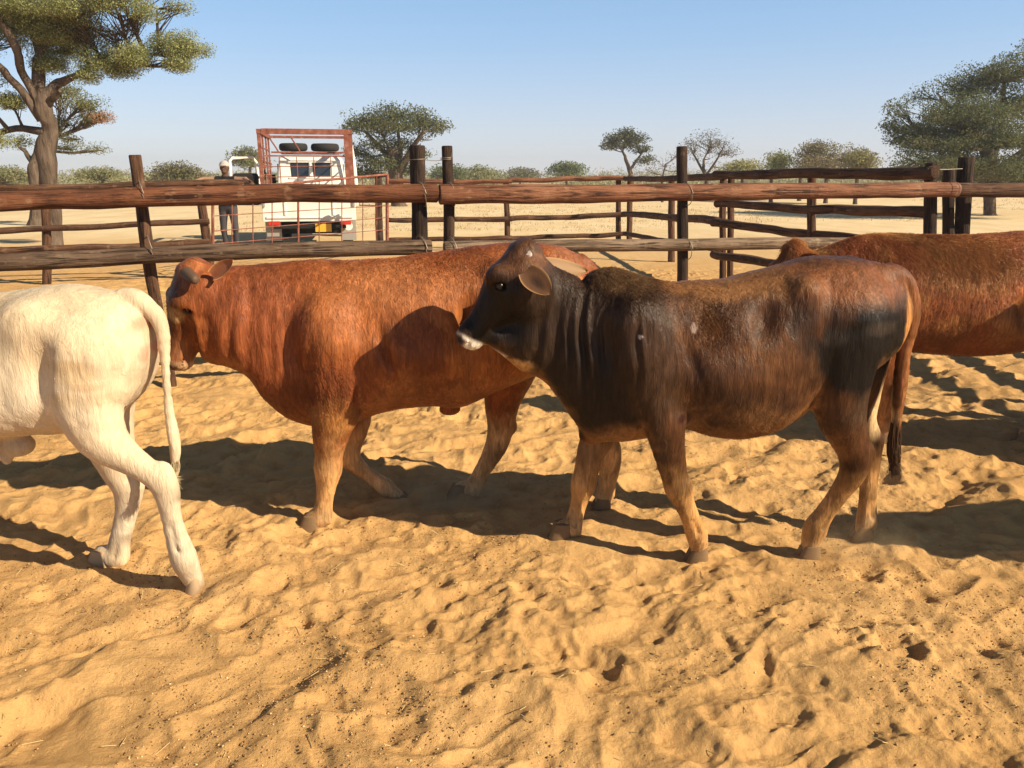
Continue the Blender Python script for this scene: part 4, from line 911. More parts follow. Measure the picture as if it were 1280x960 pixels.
def plant(name, label, cat, Y, trunk, pads, leaf, col1, col2, seed, group=None, limbs=(), twig=.5, dens=1., per=40, spread=None, flat=.45, r0=.2, depth=1., barkm=None, extra=None, gap=-.20):
    """trunk: list (px,py,r) at depth Y; pads: (px,py,rx,ry[,dy]) in picture units at depth Y, given real depth of about their width"""
    rs = np.random.default_rng(seed); pxm = (Y*math.cos(TH)+CH*math.sin(TH))/FPX
    bz = at(trunk[0][0], trunk[0][1], Y); root = empty(name, (bz[0], Y, 0), label, cat, group); O = np.array(root.location)
    CL = []; COL = []; parts = []; spread = spread or leaf*5.5
    tp = [np.array([*at(x, y, Y)[:3]]) for x, y, r in trunk]; tr = [r for x, y, r in trunk]
    tp[0][2] = -.15; tt = np.arange(len(tp)); T = np.linspace(0, len(tp)-1, len(tp)*4)
    path = np.stack([cubic(T, tt, np.array(tp)[:, k]) for k in range(3)], 1); rad = cubic(T, tt, tr); rad[0] *= 1.35
    path += np.stack([fbm(T*1.3, T*0+k, seed=seed+k, oct=2)*tr[0]*.5 for k in range(3)], 1)
    parts.append(tube(path, rad, 12, .22, seed))
    lp_all = []
    for lm in limbs:    # explicit limbs: (dy, [(px,py,r)...])
        dy, pl_ = lm; q = np.array([at(x, y, Y+dy*i/(len(pl_)-1)) for i, (x, y, r) in enumerate(pl_)]); rr = [r for x, y, r in pl_]; tt = np.arange(len(q)); T = np.linspace(0, len(q)-1, len(q)*4)
        pth = np.stack([cubic(T, tt, q[:, k]) for k in range(3)], 1)+np.stack([fbm(T*1.7+9, T*0+k, seed=seed+k+40, oct=2)*.12*(T/len(q)) for k in range(3)], 1)
        parts.append(tube(pth, cubic(T, tt, rr), 8, .15, seed+3)); lp_all.append(pth)
    anchors = np.concatenate([path[len(path)//2:]]+lp_all)
    for pd in pads:
        px, py, rx, ry = pd[:4]; dy = pd[4] if len(pd) > 4 else rs.uniform(-.5, .5)*rx*pxm*depth; dd = pd[5] if len(pd) > 5 else 1.
        c = at(px, py, Y+dy); Rx = rx*pxm; Rz = ry*pxm; Ry = Rx*depth*.9
        n = int(dens*dd*2.6*(rx*ry*3.14)/(spread/pxm)**2)+8
        n = min(n, 1800)
        u = rs.normal(size=(n*2, 3)); u /= np.linalg.norm(u, axis=1)[:, None]; u *= (rs.random((n*2, 1))**.55); u[:, 2] = np.where(u[:, 2] < -.25, u[:, 2]*.5, u[:, 2])
        p = c+u*np.array([Rx, Ry, Rz])
        keep = fbm(p[:, 0]/(spread*3.2), p[:, 1]/(spread*3.2), p[:, 2]/(spread*2.2), seed=seed+60, oct=2) > gap
        p = p[keep][:n]
        if not len(p): continue
        # ragged outline: a few sprays poke out
        k = len(p)//9; p[:k] += u[keep][:n][:k]*np.array([Rx, Ry, Rz])*rs.uniform(.05, .28, (k, 1))
        CL.append(p); m = rs.random((len(p), 1))
        COL.append(np.array(col1)*(1-m)+np.array(col2)*m)
        # limb to the pad, twigs to some clumps
        a = anchors[np.argmin(np.linalg.norm((anchors-c)*np.array([1, 1, .6]), axis=1)+np.maximum(anchors[:, 2]-c[2], 0)*2)]
        t_ = np.linspace(0, 1, 9)[:, None]; mid = (a+c)/2+np.array([0, 0, -.12])*np.linalg.norm(c-a)+rs.normal(size=3)*.05*np.linalg.norm(c-a)
        pth = (1-t_)**2*a+2*t_*(1-t_)*mid+t_**2*(c-np.array([0, 0, Rz*.3])); rb = min(r0*.42, .02+.02*np.linalg.norm(c-a)+.012*Rx)
        parts.append(tube(pth, np.linspace(rb, rb*.35, 9), 6, .1, seed))
        for q in p[::max(1, int(len(p)/(10+30*twig)))]:
            s = pth[rs.integers(3, 9)]; mm = (s+q)/2+rs.normal(size=3)*.08*np.linalg.norm(q-s); t5 = np.linspace(0, 1, 5)[:, None]
            pp = (1-t5)**2*s+2*t5*(1-t5)*mm+t5**2*q; parts.append(tube(pp, np.linspace(rb*.28, rb*.08+.002, 5), 4, 0, 0, cap=False))
    CL = np.concatenate(CL); COL = np.concatenate(COL)
    if extra: COL = extra(CL, COL)
    V, F, C = leaf_cards(CL, spread*.85, flat, int(per*1.25), leaf, rs, COL)
    part('trunk', parts, root, barkm or m_bark, O)
    me = np_mesh('crown', V-O, F, smooth=False); set_col(me, 'leaf', np.clip(C, .005, .8)); child('crown', me, root, m_leaf)
    print(name, len(F)); return root
G1, G2 = (.19, .22, .09), (.40, .40, .17)      # olive acacia green, mixed at random with a yellower leaf tone
D1, D2 = (.11, .135, .065), (.23, .24, .10)
B1, B2 = (.19, .155, .10), (.28, .25, .13)
plant('acacia_tree', 'big gnarled acacia with thick forked trunk and spreading limbs behind the left fence', 'tree', 17.5,
  [(70, 318, .20), (66, 270, .185), (62, 215, .18), (56, 165, .18), (52, 130, .16), (48, 100, .12), (46, 65, .09), (42, 30, .06)],
  [(-60, -10, 75, 45), (10, 5, 60, 30), (40, 30, 50, 22), (95, 12, 55, 24), (150, 14, 45, 16), (196, 8, 36, 9), (150, -10, 60, 16), (125, -40, 80, 25), (20, -50, 80, 30), (-100, 50, 60, 30),
   (110, 95, 16, 8), (70, 45, 30, 16), (100, 45, 30, 14), (140, 35, 30, 12), (172, 72, 26, 20), (205, 66, 38, 20), (232, 60, 26, 16), (215, 80, 22, 10), (130, 76, 28, 24), (150, 88, 20, 12), (60, 75, 26, 22), (80, 62, 30, 18, .5, .5), (-10, 50, 40, 22), (15, 125, 22, 14), (-30, 110, 40, 22), (-10, 175, 30, 12, 0, .6)],
  .034, G1, G2, 101, limbs=[(-.6, [(54, 135, .10), (30, 95, .08), (15, 55, .08), (-10, 10, .04)]), (.4, [(55, 120, .10), (72, 104, .09), (95, 96, .065), (120, 84, .045), (160, 78, .04), (200, 68, .02)]), (.8, [(50, 105, .09), (52, 60, .07), (70, 20, .05), (100, -20, .03)]), (-.8, [(52, 150, .09), (20, 105, .075), (-10, 80, .07), (-60, 40, .04)]), (.5, [(56, 165, .09), (20, 160, .065), (-30, 165, .06), (-70, 120, .03)]), (-.3, [(60, 130, .09), (75, 112, .03)])],
  per=44, dens=2.6, spread=.15, flat=.75, r0=.18, twig=.6, gap=-.02)
def blossom(CL, COL):
    q = at(131, 145, 27); d = np.linalg.norm((CL-q)*np.array([1, .35, 1.6]), axis=1); COL[d < .38] = (.33, .19, .10); return COL
plant('acacia_tree', 'smaller light green acacia just behind the big trunk, rusty blossom at its right tip', 'tree', 27,
  [(40, 262, .20), (42, 225, .18), (44, 205, .16), (50, 185, .13), (70, 170, .08)],
  [(100, 128, 26, 16), (115, 145, 24, 16), (85, 150, 22, 18), (128, 146, 12, 8), (100, 170, 26, 12), (120, 186, 16, 8), (22, 178, 16, 10), (75, 112, 30, 14), (90, 185, 20, 8, 0, .6)],
  .055, (.12, .125, .04), (.20, .20, .06), 102, limbs=[(0, [(43, 206, .10), (32, 192, .07), (22, 180, .03)])], per=37, dens=1., spread=.26, flat=.5, r0=.15, extra=blossom)
plant('umbrella_thorn', 'dark flat-topped umbrella acacia standing right of the truck cage', 'tree', 45,
  [(500, 252, .45), (498, 222, .38), (495, 200, .33), (488, 185, .2)],
  [(490, 143, 40, 12), (455, 152, 28, 12), (527, 150, 26, 14), (440, 158, 14, 9), (545, 160, 12, 10), (505, 158, 45, 10), (475, 160, 40, 9), (540, 172, 15, 8), (470, 180, 22, 9), (502, 182, 20, 12), (520, 192, 16, 8), (448, 190, 14, 8), (463, 200, 18, 9), (485, 205, 20, 12), (455, 215, 28, 12), (515, 212, 14, 9)],
  .12, D1, (.135, .13, .05), 103, limbs=[(1, [(498, 215, .25), (480, 190, .16), (455, 165, .08)]), (-1, [(498, 215, .25), (512, 190, .16), (530, 165, .08)]), (0, [(498, 210, .2), (500, 185, .12), (495, 155, .06)])], per=37, dens=1.2, spread=.5, r0=.4)
plant('small_tree', 'small grey-green thorn tree with leaning stem and lone crown near the far corner', 'tree', 60,
  [(792, 243, .22), (789, 220, .17), (784, 203, .13), (780, 190, .08)],
  [(782, 168, 16, 7), (768, 174, 12, 7), (795, 174, 13, 7), (778, 180, 18, 7), (800, 186, 10, 6), (762, 182, 7, 5), (808, 200, 14, 7, 0, .4), (795, 208, 12, 6, 0, .4)],
  .14, (.085, .09, .05), (.135, .135, .07), 104, limbs=[(.5, [(787, 213, .12), (800, 195, .07), (808, 185, .03)])], per=32, dens=1.3, spread=.48, r0=.2, twig=1.)
plant('thorn_tree', 'rounded brownish half-bare thorn tree behind the middle fence post', 'tree', 55,
  [(882, 243, .20), (882, 222, .14), (881, 212, .10), (880, 200, .08)],
  [(888, 178, 28, 13), (870, 186, 16, 12), (906, 190, 16, 12), (888, 195, 26, 12), (875, 204, 22, 9), (905, 207, 20, 8)],
  .10, (.13, .10, .07), (.17, .155, .08), 105, limbs=[(1, [(882, 220, .09), (868, 195, .06), (862, 180, .02)]), (-1, [(882, 220, .09), (897, 198, .06), (905, 180, .02)])], per=21, dens=1., spread=.5, r0=.2, twig=3.)
plant('thorn_bush', 'thin bare grey bush left of the middle fence post', 'bush', 52,
  [(828, 246, .08), (828, 225, .06), (832, 205, .04)], [(845, 192, 14, 11), (830, 205, 16, 9), (810, 212, 14, 6), (852, 212, 10, 6)], .09, (.16, .13, .10), (.2, .17, .12), 106, per=7, dens=.9, spread=.5, r0=.08, twig=4.)
for i, (px, py, rx, ry, Y, c1, c2, lb) in enumerate([
    (128, 221, 30, 11, 55, G1, B2, 'low rounded olive bush just right of the big tree trunk'),
    (221, 217, 34, 14, 50, B1, (.17, .17, .06), 'wide dome-shaped olive bush between the tall leaning post and the person'),
    (5, 219, 34, 11, 55, G1, B2, 'low green bush left of the big trunk at the left edge'),
    (312, 196, 22, 12, 60, G1, B1, 'grey-green treetop showing behind the white hoop of the truck'),
    (965, 201, 20, 12, 52, D1, G2, 'dark green bush left of the brown thicket on the right'),
    (1035, 192, 42, 18, 50, B1, B2, 'large brownish thicket between fence corner and big right tree'),
    (1072, 203, 20, 14, 48, B2, (.21, .2, .07), 'yellow-olive bush at the right end of the brown thicket'),
    (928, 210, 24, 9, 58, B2, G2, 'low pale olive bush right of the half-bare thorn tree'),
    (708, 211, 19, 7, 85, D1, G1, 'small dark distant bush above the far rail, left of the far corner'),
    (1000, 205, 25, 11, 55, D1, B1, 'mid green bush in front of the brown thicket'),
    (590, 217, 34, 8, 90, G1, B2, 'long low distant bush right of the paired near posts'),
    (650, 218, 20, 6, 110, G1, B1, 'faint small bush on the skyline above the middle of the far rail'),
    (560, 216, 20, 9, 80, D1, G1, 'dark low bush behind the thinner paired post')]):
    plant('bush', lb, 'bush', Y, [(px, py+22*50/Y+8, .12), (px, py+10, .10), (px+2, py+3, .06)],
      [(px, py, rx*.9, ry*.95), (px-rx*.55, py+ry*.35, rx*.6, ry*.8), (px+rx*.55, py+ry*.3, rx*.6, ry*.8), (px+rx*.1, py+ry*.75, rx*.95, ry*.6), (px-rx*.3, py-ry*.35, rx*.4, ry*.6), (px+rx*.35, py-ry*.3, rx*.4, ry*.6)], .0024*Y, c1, c2, 120+i, group='bushes in the pasture beyond the pen', per=32, dens=1.3, spread=.0095*Y, r0=.1, twig=1.5)
plant('camelthorn_tree', 'huge spreading dark olive tree filling the right edge above the corner posts', 'tree', 34,
  [(1240, 285, .26), (1238, 235, .23), (1235, 200, .20), (1230, 170, .14)],
  [(1245, 95, 40, 22), (1290, 85, 50, 25), (1205, 112, 40, 20), (1165, 118, 26, 14), (1135, 140, 24, 14), (1118, 158, 14, 10), (1175, 145, 40, 18), (1235, 135, 50, 25), (1300, 130, 60, 30), (1130, 175, 24, 12), (1160, 165, 34, 14), (1205, 170, 45, 18), (1270, 175, 55, 22),
   (1140, 198, 30, 12), (1190, 200, 40, 16), (1250, 208, 50, 14), (1320, 200, 50, 25), (1360, 110, 50, 40), (1180, 222, 40, 9), (1225, 222, 50, 9), (1160, 205, 45, 12, -3), (1215, 205, 45, 16, -3), (1260, 215, 45, 16, -3), (1200, 150, 60, 30, -2), (1255, 170, 60, 30, -3), (1175, 180, 45, 18, -2.5), (1300, 220, 45, 20, -3)],
  .085, D1, (.15, .15, .055), 150, limbs=[(2.5, [(1238, 225, .16), (1200, 195, .12), (1160, 170, .07), (1140, 155, .03)]), (1.5, [(1238, 225, .2), (1225, 180, .15), (1190, 135, .08), (1170, 118, .04)]), (0, [(1236, 210, .22), (1250, 160, .15), (1255, 100, .07)]), (0, [(1238, 220, .2), (1290, 180, .14), (1330, 120, .06)])], per=41, dens=1.15, spread=.36, flat=.5, r0=.35, twig=1.2)
# far scrub along the skyline: one mass nobody could count
rs = np.random.default_rng(5); n = 5200
yy = rs.uniform(105, 330, n); xx = rs.uniform(-1, 1, n)*yy*.78
hgt = .9*(1.1+2.4*np.clip(.5+.9*fbm(xx*.05, yy*.03, seed=3, oct=3), 0, 1.4))*(yy/190)**.55
cl = np.stack([xx, yy, rs.random(n)**.7*hgt], 1); m_ = rs.random((n, 1)); q = (.5+.5*fbm(xx*.04+5, yy*.02, seed=8, oct=2))[:, None]
cols = 1.25*(np.array(G1)*(1-m_)+np.array(B2)*m_)*(1-.5*q)+np.array((.36, .32, .22))*.5*q
kp = fbm(xx*.035, yy*.012+3, seed=18, oct=3) > -.22; cl, cols = cl[kp], cols[kp]
V, F, C = leaf_cards(cl, 1.2, .5, 34, .42, rs, cols)
me = np_mesh('far_scrub', V, F, smooth=False); set_col(me, 'leaf', np.clip(C, .01, .6))
tag(child('far_scrub', me, mat=m_leaf), 'hazy line of distant thorn scrub along the horizon', kind='stuff')
# dry grass beyond the pen
rs = np.random.default_rng(15); n = 6000
yy = 24+rs.random(n)**1.4*90; xx = rs.uniform(-1, 1, n)*yy*.78; keep = fbm(xx*.06, yy*.06, seed=33, oct=3) > .02; xx, yy = xx[keep], yy[keep]; n = len(xx)
c = np.stack([xx, yy, np.zeros(n)], 1).repeat(7, 0)+rs.normal(size=(n*7, 3))*np.array([.12, .12, 0]); sc = (.03+.08*rs.random(n*7)); az = rs.random(n*7)*6.28
wv = np.stack([np.cos(az), np.sin(az), 0*az], 1)*.010*(c[:, 1:2]/24); tipv = c+np.stack([rs.normal(size=n*7)*.05, rs.normal(size=n*7)*.05, sc], 1)
V = np.stack([c-wv, c+wv, tipv], 1).reshape(-1, 3); F = np.arange(len(V)).reshape(-1, 3)
me = np_mesh('dry_grass', V, F, smooth=False); set_col(me, 'leaf', np.repeat(np.array((.60, .46, .26))*(.6+.7*rs.random((n*7, 1))), 3, 0))
tag(child('dry_grass', me, mat=m_leaf), 'short yellow dry grass tufts in the pasture beyond the pen', kind='stuff')
print('plants', time.time()-T0)

# ------------------------------------------------------------------ truck, gate, person
m_white = mat('chalky_white_paint', (.74, .72, .66), .45, .4, nodes=lambda nt, b: nt.links.new(mixc(nt, ramp(nt, noise_tex(nt, 2.2, 5, .65).outputs[0], [(.5, (0,)*3), (.75, (.5,)*3)]).outputs[0], (.74, .72, .66), (.52, .42, .29)), b.inputs['Base Color']))
def rust_nodes(nt, b):
    n = noise_tex(nt, 9, 5, .65); nt.links.new(ramp(nt, n.outputs[0], [(.3, (.13, .04, .025)), (.55, (.24, .085, .055)), (.7, (.33, .17, .13))]).outputs[0], b.inputs['Base Color']); bump(nt, b, n.outputs[0], .4, .01)
m_rust = mat('rusty_red_oxide_steel', rough=.75, spec=.25, nodes=rust_nodes)
m_black = mat('black_underbody', (.018, .016, .015), .8, .2); m_rub = mat('tyre_rubber', (.028, .026, .025), .85, .2, nodes=lambda nt, b: bump(nt, b, noise_tex(nt, 40, 3).outputs[0], .4, .01))
m_glass = mat('dark_window_glass', (.02, .025, .03), .1, .6); m_redl = mat('red_lamp_lens', (.5, .035, .02), .25, .5); m_yel = mat('yellow_number_plate', (.72, .38, .04), .5, .3)
m_rim = mat('dusty_steel', (.35, .33, .30), .5, .4, .3)
tx = empty('pickup_truck', (-4.33, 17.5, 0), 'white pickup truck seen from behind with tall rusty cattle cage on its bed', 'truck', rz=R(12))
def tbox(name, lst, m, parent=tx, bev=.012, off=None): return part(name, [box(*b_) for b_ in lst], parent, m, (0, 0, 0), False, bev)
tbox('bed', [((0, 1.25, .80), (1.90, 2.5, .08)), ((-.93, 1.25, .98), (.06, 2.5, .46)), ((.93, 1.25, .98), (.06, 2.5, .46)), ((0, 2.46, 1.0), (1.80, .06, .4))], m_white)
tg = tbox('tailgate', [((0, -.03, .88), (1.94, .06, .50)), ((0, -.07, 1.08), (1.8, .03, .05)), ((0, -.07, .72), (1.8, .03, .05)), ((-.5, -.07, .90), (.05, .03, .30)), ((.5, -.07, .90), (.05, .03, .30))], m_white)
for sx in (-.93, .93): tbox('latch', [((sx, -.075, 1.0), (.05, .04, .12))], m_rim, tg, .004)
tbox('chassis', [((0, 2.3, .52), (.9, 4.6, .16)), ((0, .55, .40), (1.5, .12, .12)), ((0, .9, .60), (1.6, 1.0, .2))], m_black)
tbox('bumper', [((0, -.10, .52), (1.5, .10, .07))], m_black)
# cab, lofted so that pillars lean in
def cab_mesh():
    prof = [(.80, .86, .70), (.80, .86, 1.30), (.74, .80, 1.95), (.66, .72, 2.05)]
    V = []
    for hb, hf, z in prof:
        y0 = 2.56+(.10 if z > 1.4 else 0)+(.06 if z > 2 else 0); y1 = 4.25-(.55 if z > 1.4 else 0)-(.1 if z > 2 else 0)
        V += [(-hb, y0, z), (hb, y0, z), (hf, y1, z), (-hf, y1, z)]
    F = []
    for k in range(3):
        for j in range(4): F.append((k*4+j, k*4+(j+1) % 4, (k+1)*4+(j+1) % 4, (k+1)*4+j))
    F += [(3, 2, 1, 0), (12, 13, 14, 15)]
    return V, F
cab = part('cab', [cab_mesh()], tx, m_white, (0, 0, 0), False, .04)
part('hood', [box((0, 4.85, 1.0), (1.64, 1.25, .52))], tx, m_white, (0, 0, 0), False, .09)
for sx in (-.26, .26): part('rear_window', [box((sx, 2.625, 1.72), (.42, .03, .34), rx=-.10)], cab, m_glass, (0, 0, 0), False, .02)
part('window_trim', [box((0, 2.615, 1.905), (1.04, .03, .03)), box((0, 2.585, 1.53), (1.04, .03, .03)), box((0, 2.60, 1.72), (.05, .04, .38))], cab, m_white, (0, 0, 0), False, .004)
for sx in (-.81, .81): part('side_window', [box((sx*.955, 3.15, 1.66), (.03, .75, .40))], cab, m_glass, (0, 0, 0), False, .01)
for sx in (-1, 1):
    part('mirror', [box((sx*1.0, 3.9, 1.5), (.16, .06, .24)), box((sx*.88, 3.9, 1.45), (.16, .03, .03))], cab, m_black, (0, 0, 0), False, .02)
for sx, sy in ((-.78, .75), (.78, .75), (-.78, 4.6), (.78, 4.6)):
    th = np.linspace(0, 2*math.pi, 28, endpoint=False); pr = [(.20, -.11), (.36, -.115), (.395, -.08), (.40, 0), (.395, .08), (.36, .115), (.20, .11)]; V = []; F = []
    for r_, w_ in pr: V += [(sx+w_, sy+r_*math.cos(t), .38+r_*math.sin(t)) for t in th]
    for k in range(6):
        for j in range(28): kk = (j+1) % 28; F.append((k*28+j, k*28+kk, (k+1)*28+kk, (k+1)*28+j))
    wh = part('wheel', [(V, F)], tx, m_rub)
    V = []; F = []
    for r_, w_ in [(.20, -.10), (.20, -.02), (.07, .0), (.07, .05)]: V += [(sx+(w_ if sx < 0 else -w_), sy+r_*math.cos(t), .38+r_*math.sin(t)) for t in th]
    for k in range(3):
        for j in range(28): kk = (j+1) % 28; F.append((k*28+j, k*28+kk, (k+1)*28+kk, (k+1)*28+j))
    F.append(tuple(range(84, 112))); part('rim', [(V, F)], wh, m_rim)
for sx, w_ in ((-.74, .24), (.74, .24)): part('tail_light', [box((sx, -.085, .60), (w_, .06, .09))], tx, m_redl, (0, 0, 0), False, .01)
part('number_plate', [box((.27, -.16, .50), (.34, .012, .17))], tx, m_yel, (0, 0, 0), False, .004)
for sx in (-.78, .80): part('mud_flap', [box((sx, .18, .42), (.33, .02, .42))], tx, m_rim, (0, 0, 0), False, .004)
V, F = tube([(.80, -.06, .52), (.80, -.11, .52)], [.09, .085], 16); part('fog_lamp', [(V, F)], tx, m_white)
# cattle cage
cage = []
for sx in (-.93, .93):
    for y in (.02, .85, 1.7, 2.45): cage.append(box((sx, y, 1.80), (.075 if y < .5 else .04, .05, 1.42)))
    for z in (1.32, 1.60, 1.88, 2.16): cage.append(tube([(sx, 0, z), (sx, 2.45, z)], .018, 6))
    cage.append(box((sx, 1.23, 2.47), (.09, 2.5, .09)))
cage += [box((0, .02, 2.47), (1.76, .09, .11)), box((0, 2.45, 2.47), (1.76, .06, .06)), box((0, 2.45, 2.12), (1.76, .04, .04)), box((0, .02, 1.98), (1.76, .03, .03)), box((.84, .0, 1.80), (.10, .05, 1.24))]
for x in (-.55, -.2, .15, .5): cage.append(tube([(x, .02, 1.14), (x, .02, 1.96)], .011, 6))
for z in (1.35, 1.55, 1.76): cage.append(tube([(-.9, .02, z), (.7, .02, z+.02)], .010, 6))
for x in (-.4, .1): cage.append(tube([(x-.5, 2.45, 2.45), (x-.35, 2.45, 2.2), (x-.3, 2.45, 2.1)], .02, 6))
part('cattle_cage', [(np.array(V), F) for V, F in cage], tx, m_rust, (0, 0, 0))
part('side_brace', [tube([(1.02, .1, .95), (.98, .1, 1.75), (.93, .25, 2.2)], .05, 10)], tx, m_white)
# hoop at the left of the bed with a dark tank
part('side_hoop', [tube([(-1.02, .25, 1.2), (-1.04, .22, 1.85), (-1.10, .2, 1.94), (-1.50, .15, 1.94), (-1.56, .12, 1.88), (-1.57, .1, 1.35)], .035, 10), tube([(-1.57, .1, 1.42), (-.95, .2, 1.42)], .03, 8)], tx, m_white)
part('side_tank', [box((-1.27, .35, 1.30), (.52, .5, .66))], tx, m_black, (0, 0, 0), False, .06)
rk = part('roof_rack', [box((0, 2.95, 2.12), (1.4, .05, .05)), box((0, 3.35, 2.12), (1.4, .05, .05)), box((-.6, 3.15, 2.12), (.05, .5, .05)), box((.6, 3.15, 2.12), (.05, .5, .05))], tx, m_rust, (0, 0, 0), False)
for i, sx in enumerate((-.40, .36)):
    th = np.linspace(0, 2*math.pi, 28, endpoint=False); V = []; F = []
    for r_, z in [(.20, -.05), (.29, -.09), (.33, -.065), (.345, 0), (.33, .065), (.29, .09), (.20, .05)]: V += [(sx+r_*math.cos(t), 3.15+r_*math.sin(t), 2.26+z) for t in th]
    for k in range(7):
        k2 = (k+1) % 7
        for j in range(28): kk = (j+1) % 28; F.append((k*28+j, k*28+kk, k2*28+kk, k2*28+j))
    Mx = tx.matrix_basis; V = [tuple((Mx @ Vector(v)) ) for v in V]
    cen = Mx @ Vector((sx, 3.15, 2.15))
    t_ = part('spare_tyre', [(V, F)], None, m_rub, tuple(cen)); t_.location = cen
    tag(t_, ('left' if i == 0 else 'right')+' spare tyre lying flat on the roof rack of the white truck', 'tyre', 'tyres on the truck roof')
# gate of rusty mesh ------------------------------------------------------
Og = np.array(at(266, 300, 12.7)); Og[2] = 0
gt = empty('mesh_gate', Og, 'rusty steel mesh gate sagging open across the front of the truck', 'gate')
def gp(px, t): Yg = 12.7+3.9*t; return Yg
def gpt(t, yl, yr):
    px = 266+(484-266)*t; Yv = 12.7*17/(17*(1-t)+12.7*t) ; return at(px, yl+(yr-yl)*t, Yv)
bars = [(238, 218, .022), (270, 257, .008), (289, 272, .008), (305, 287, .008), (318, 302, .024)]
fr_ = [tube([gpt(t, a, b_) for t in np.linspace(0, 1, 12)], r, 8) for a, b_, r in (bars[0], bars[4])]
fr_ += [tube([gpt(0, 238, 218), gpt(0, 318, 302)], .024, 8), tube([gpt(1, 218, 218), gpt(1, 302, 302)], .035, 8), tube([gpt(.49, 238, 218), gpt(.49, 318, 302)], .02, 8)]
part('gate_frame', fr_, gt, m_rust, Og)
ms = [tube([gpt(t, a, b_) for t in np.linspace(0, 1, 12)], r, 6) for a, b_, r in bars[1:4]]
ms += [tube([gpt(0+t, 238, 218), gpt(0+t, 318, 302)], .0095, 6) for t in (.11, .23, .34, .61, .74, .86, .94)]
ms += [tube([gpt(t, 253, 236) for t in np.linspace(0, 1, 12)], .008, 6)]
part('mesh_panel', ms, gt, m_rust, Og)
gp_ = at(474, 303, 16.9)
gpo = empty('gate_post', (gp_[0], 16.9, 0), 'dark upright gate post where mesh gate and far fence meet', 'post')
log('post', at(475, 310, 16.9), at(473.5, 217, 16.9), .075, .07, gpo, m_log_dark, 200, origin=(gp_[0], 16.9, 0), bend=.03)
# person at the gate ------------------------------------------------------
pf = Frame(-5.76, 16.6, 0.)
SK = (.10, .055, .035)
def build_person():
    f = Field((-.75, -.35, -.02), (.75, .40, 1.85), .0115); cn = f.cone; H = {}
    f.ell((0, 0, 1.66), (.085, .072, .105), .02); f.ell((.01, .07, 1.64), (.015, .022, .03), .01); f.ell((0, .055, 1.58), (.05, .035, .03), .02)   # skull, nose, jaw
    for s_ in (1, -1): f.ell((s_*.088, 0, 1.65), (.012, .018, .03), .01); f.ell((s_*.032, .072, 1.665), (.014, .01, .010), .006, 'sub')
    cn((0, -.01, 1.42), (0, 0, 1.58), .062, .052, .03)
    f.torso([(-.24, 1.44), (-.17, 1.48), (0, 1.50), (.17, 1.48), (.24, 1.44)], [(-.24, 1.34), (-.17, 1.02), (0, .98), (.17, 1.02), (.24, 1.34)], [(-.24, .06), (-.1, .115), (.1, .115), (.24, .06)], k=.03)
    f.ell((0, 0, .95), (.165, .115, .14), .05)
    for s_ in (1, -1):
        cn((s_*.17, 0, 1.43), (s_*.42, .06, 1.44), .064, .048, .04); cn((s_*.42, .06, 1.44), (s_*.57, .24, 1.40), .044, .030, .02)
        cn((s_*.57, .24, 1.40), (s_*.62, .30, 1.38), .034, .030, .02, .6)
        for k in range(4): cn((s_*(.60+.016*k), .31-.008*k, 1.375), (s_*(.63+.020*k), .365-.012*k-.006*abs(k-1), 1.33), .0115, .010, .006)
        cn((s_*.59, .29, 1.365), (s_*.585, .345, 1.36), .0125, .010, .008)
    cn((.09, 0, .90), (.11, .04, .50), .095, .062, .04); cn((.11, .04, .50), (.10, -.02, .10), .060, .042, .02); f.ell((.10, .07, .045), (.048, .125, .045), .02)
    cn((-.09, 0, .90), (-.14, .07, .52), .095, .062, .04); cn((-.14, .07, .52), (-.10, -.04, .12), .060, .042, .02); f.ell((-.11, .05, .045), (.048, .125, .045), .02)
    V, Q = f.mesh(); V = relax(V, Q, 1); a, b, c = V.T; n_ = fbm(a*9, b*9, c*9, seed=3, oct=3)
    V = V+vnormals(V, Q)*(.008*n_*((c < 1.48) & (np.abs(a) < .45) & (c > .12)))[:, None]
    C = np.tile(np.array(SK), (len(V), 1)); shirt = (c > .92) & (c < 1.50) & (np.abs(a) < .46); C[shirt] = (.016, .015, .016)
    sl_ = (np.abs(a) > .2) & (np.abs(a) < .54) & (c > 1.2); C[sl_] = (.30, .17, .11)
    C[(np.hypot(a-.03, c-1.36) < .06) & (b > .03)] = (.7, .7, .68)
    C[c <= .93] = (.055, .05, .055); C[c < .10] = (.03, .02, .015)
    root = empty('person', (pf.o[0], pf.o[1], 0), 'person in dark shirt and pale cap leaning with spread arms on the mesh gate', 'person')
    Qw = Q[:, ::-1] if np.dot(np.cross(pf.h, pf.s), (0, 0, 1)) < 0 else Q
    me = np_mesh('body', (pf.world(V)-pf.o)*np.array([1, 1, 1.045]), Qw); set_col(me, 'coat', C); child('body', me, root, vm('skin_and_cloth', .8, .15))
    g = Field((-.14, -.15, 1.62), (.14, .2, 1.86), .008); g.ell((0, -.005, 1.70), (.098, .088, .095), .01); g.ell((0, 0, 1.60), (.2, .2, .085), .01, 'sub'); g.ell((0, .10, 1.70), (.07, .075, .012), .015)
    V, Q = g.mesh(); Qw = Q[:, ::-1] if np.dot(np.cross(pf.h, pf.s), (0, 0, 1)) < 0 else Q
    child('cap', np_mesh('cap', (pf.world(V)-pf.o)*np.array([1, 1, 1.045]), Qw), root, mat('pale_cap', (.42, .37, .36), .9, .1))
build_person()
# dark branch litter against the gate
print('truck', time.time()-T0)

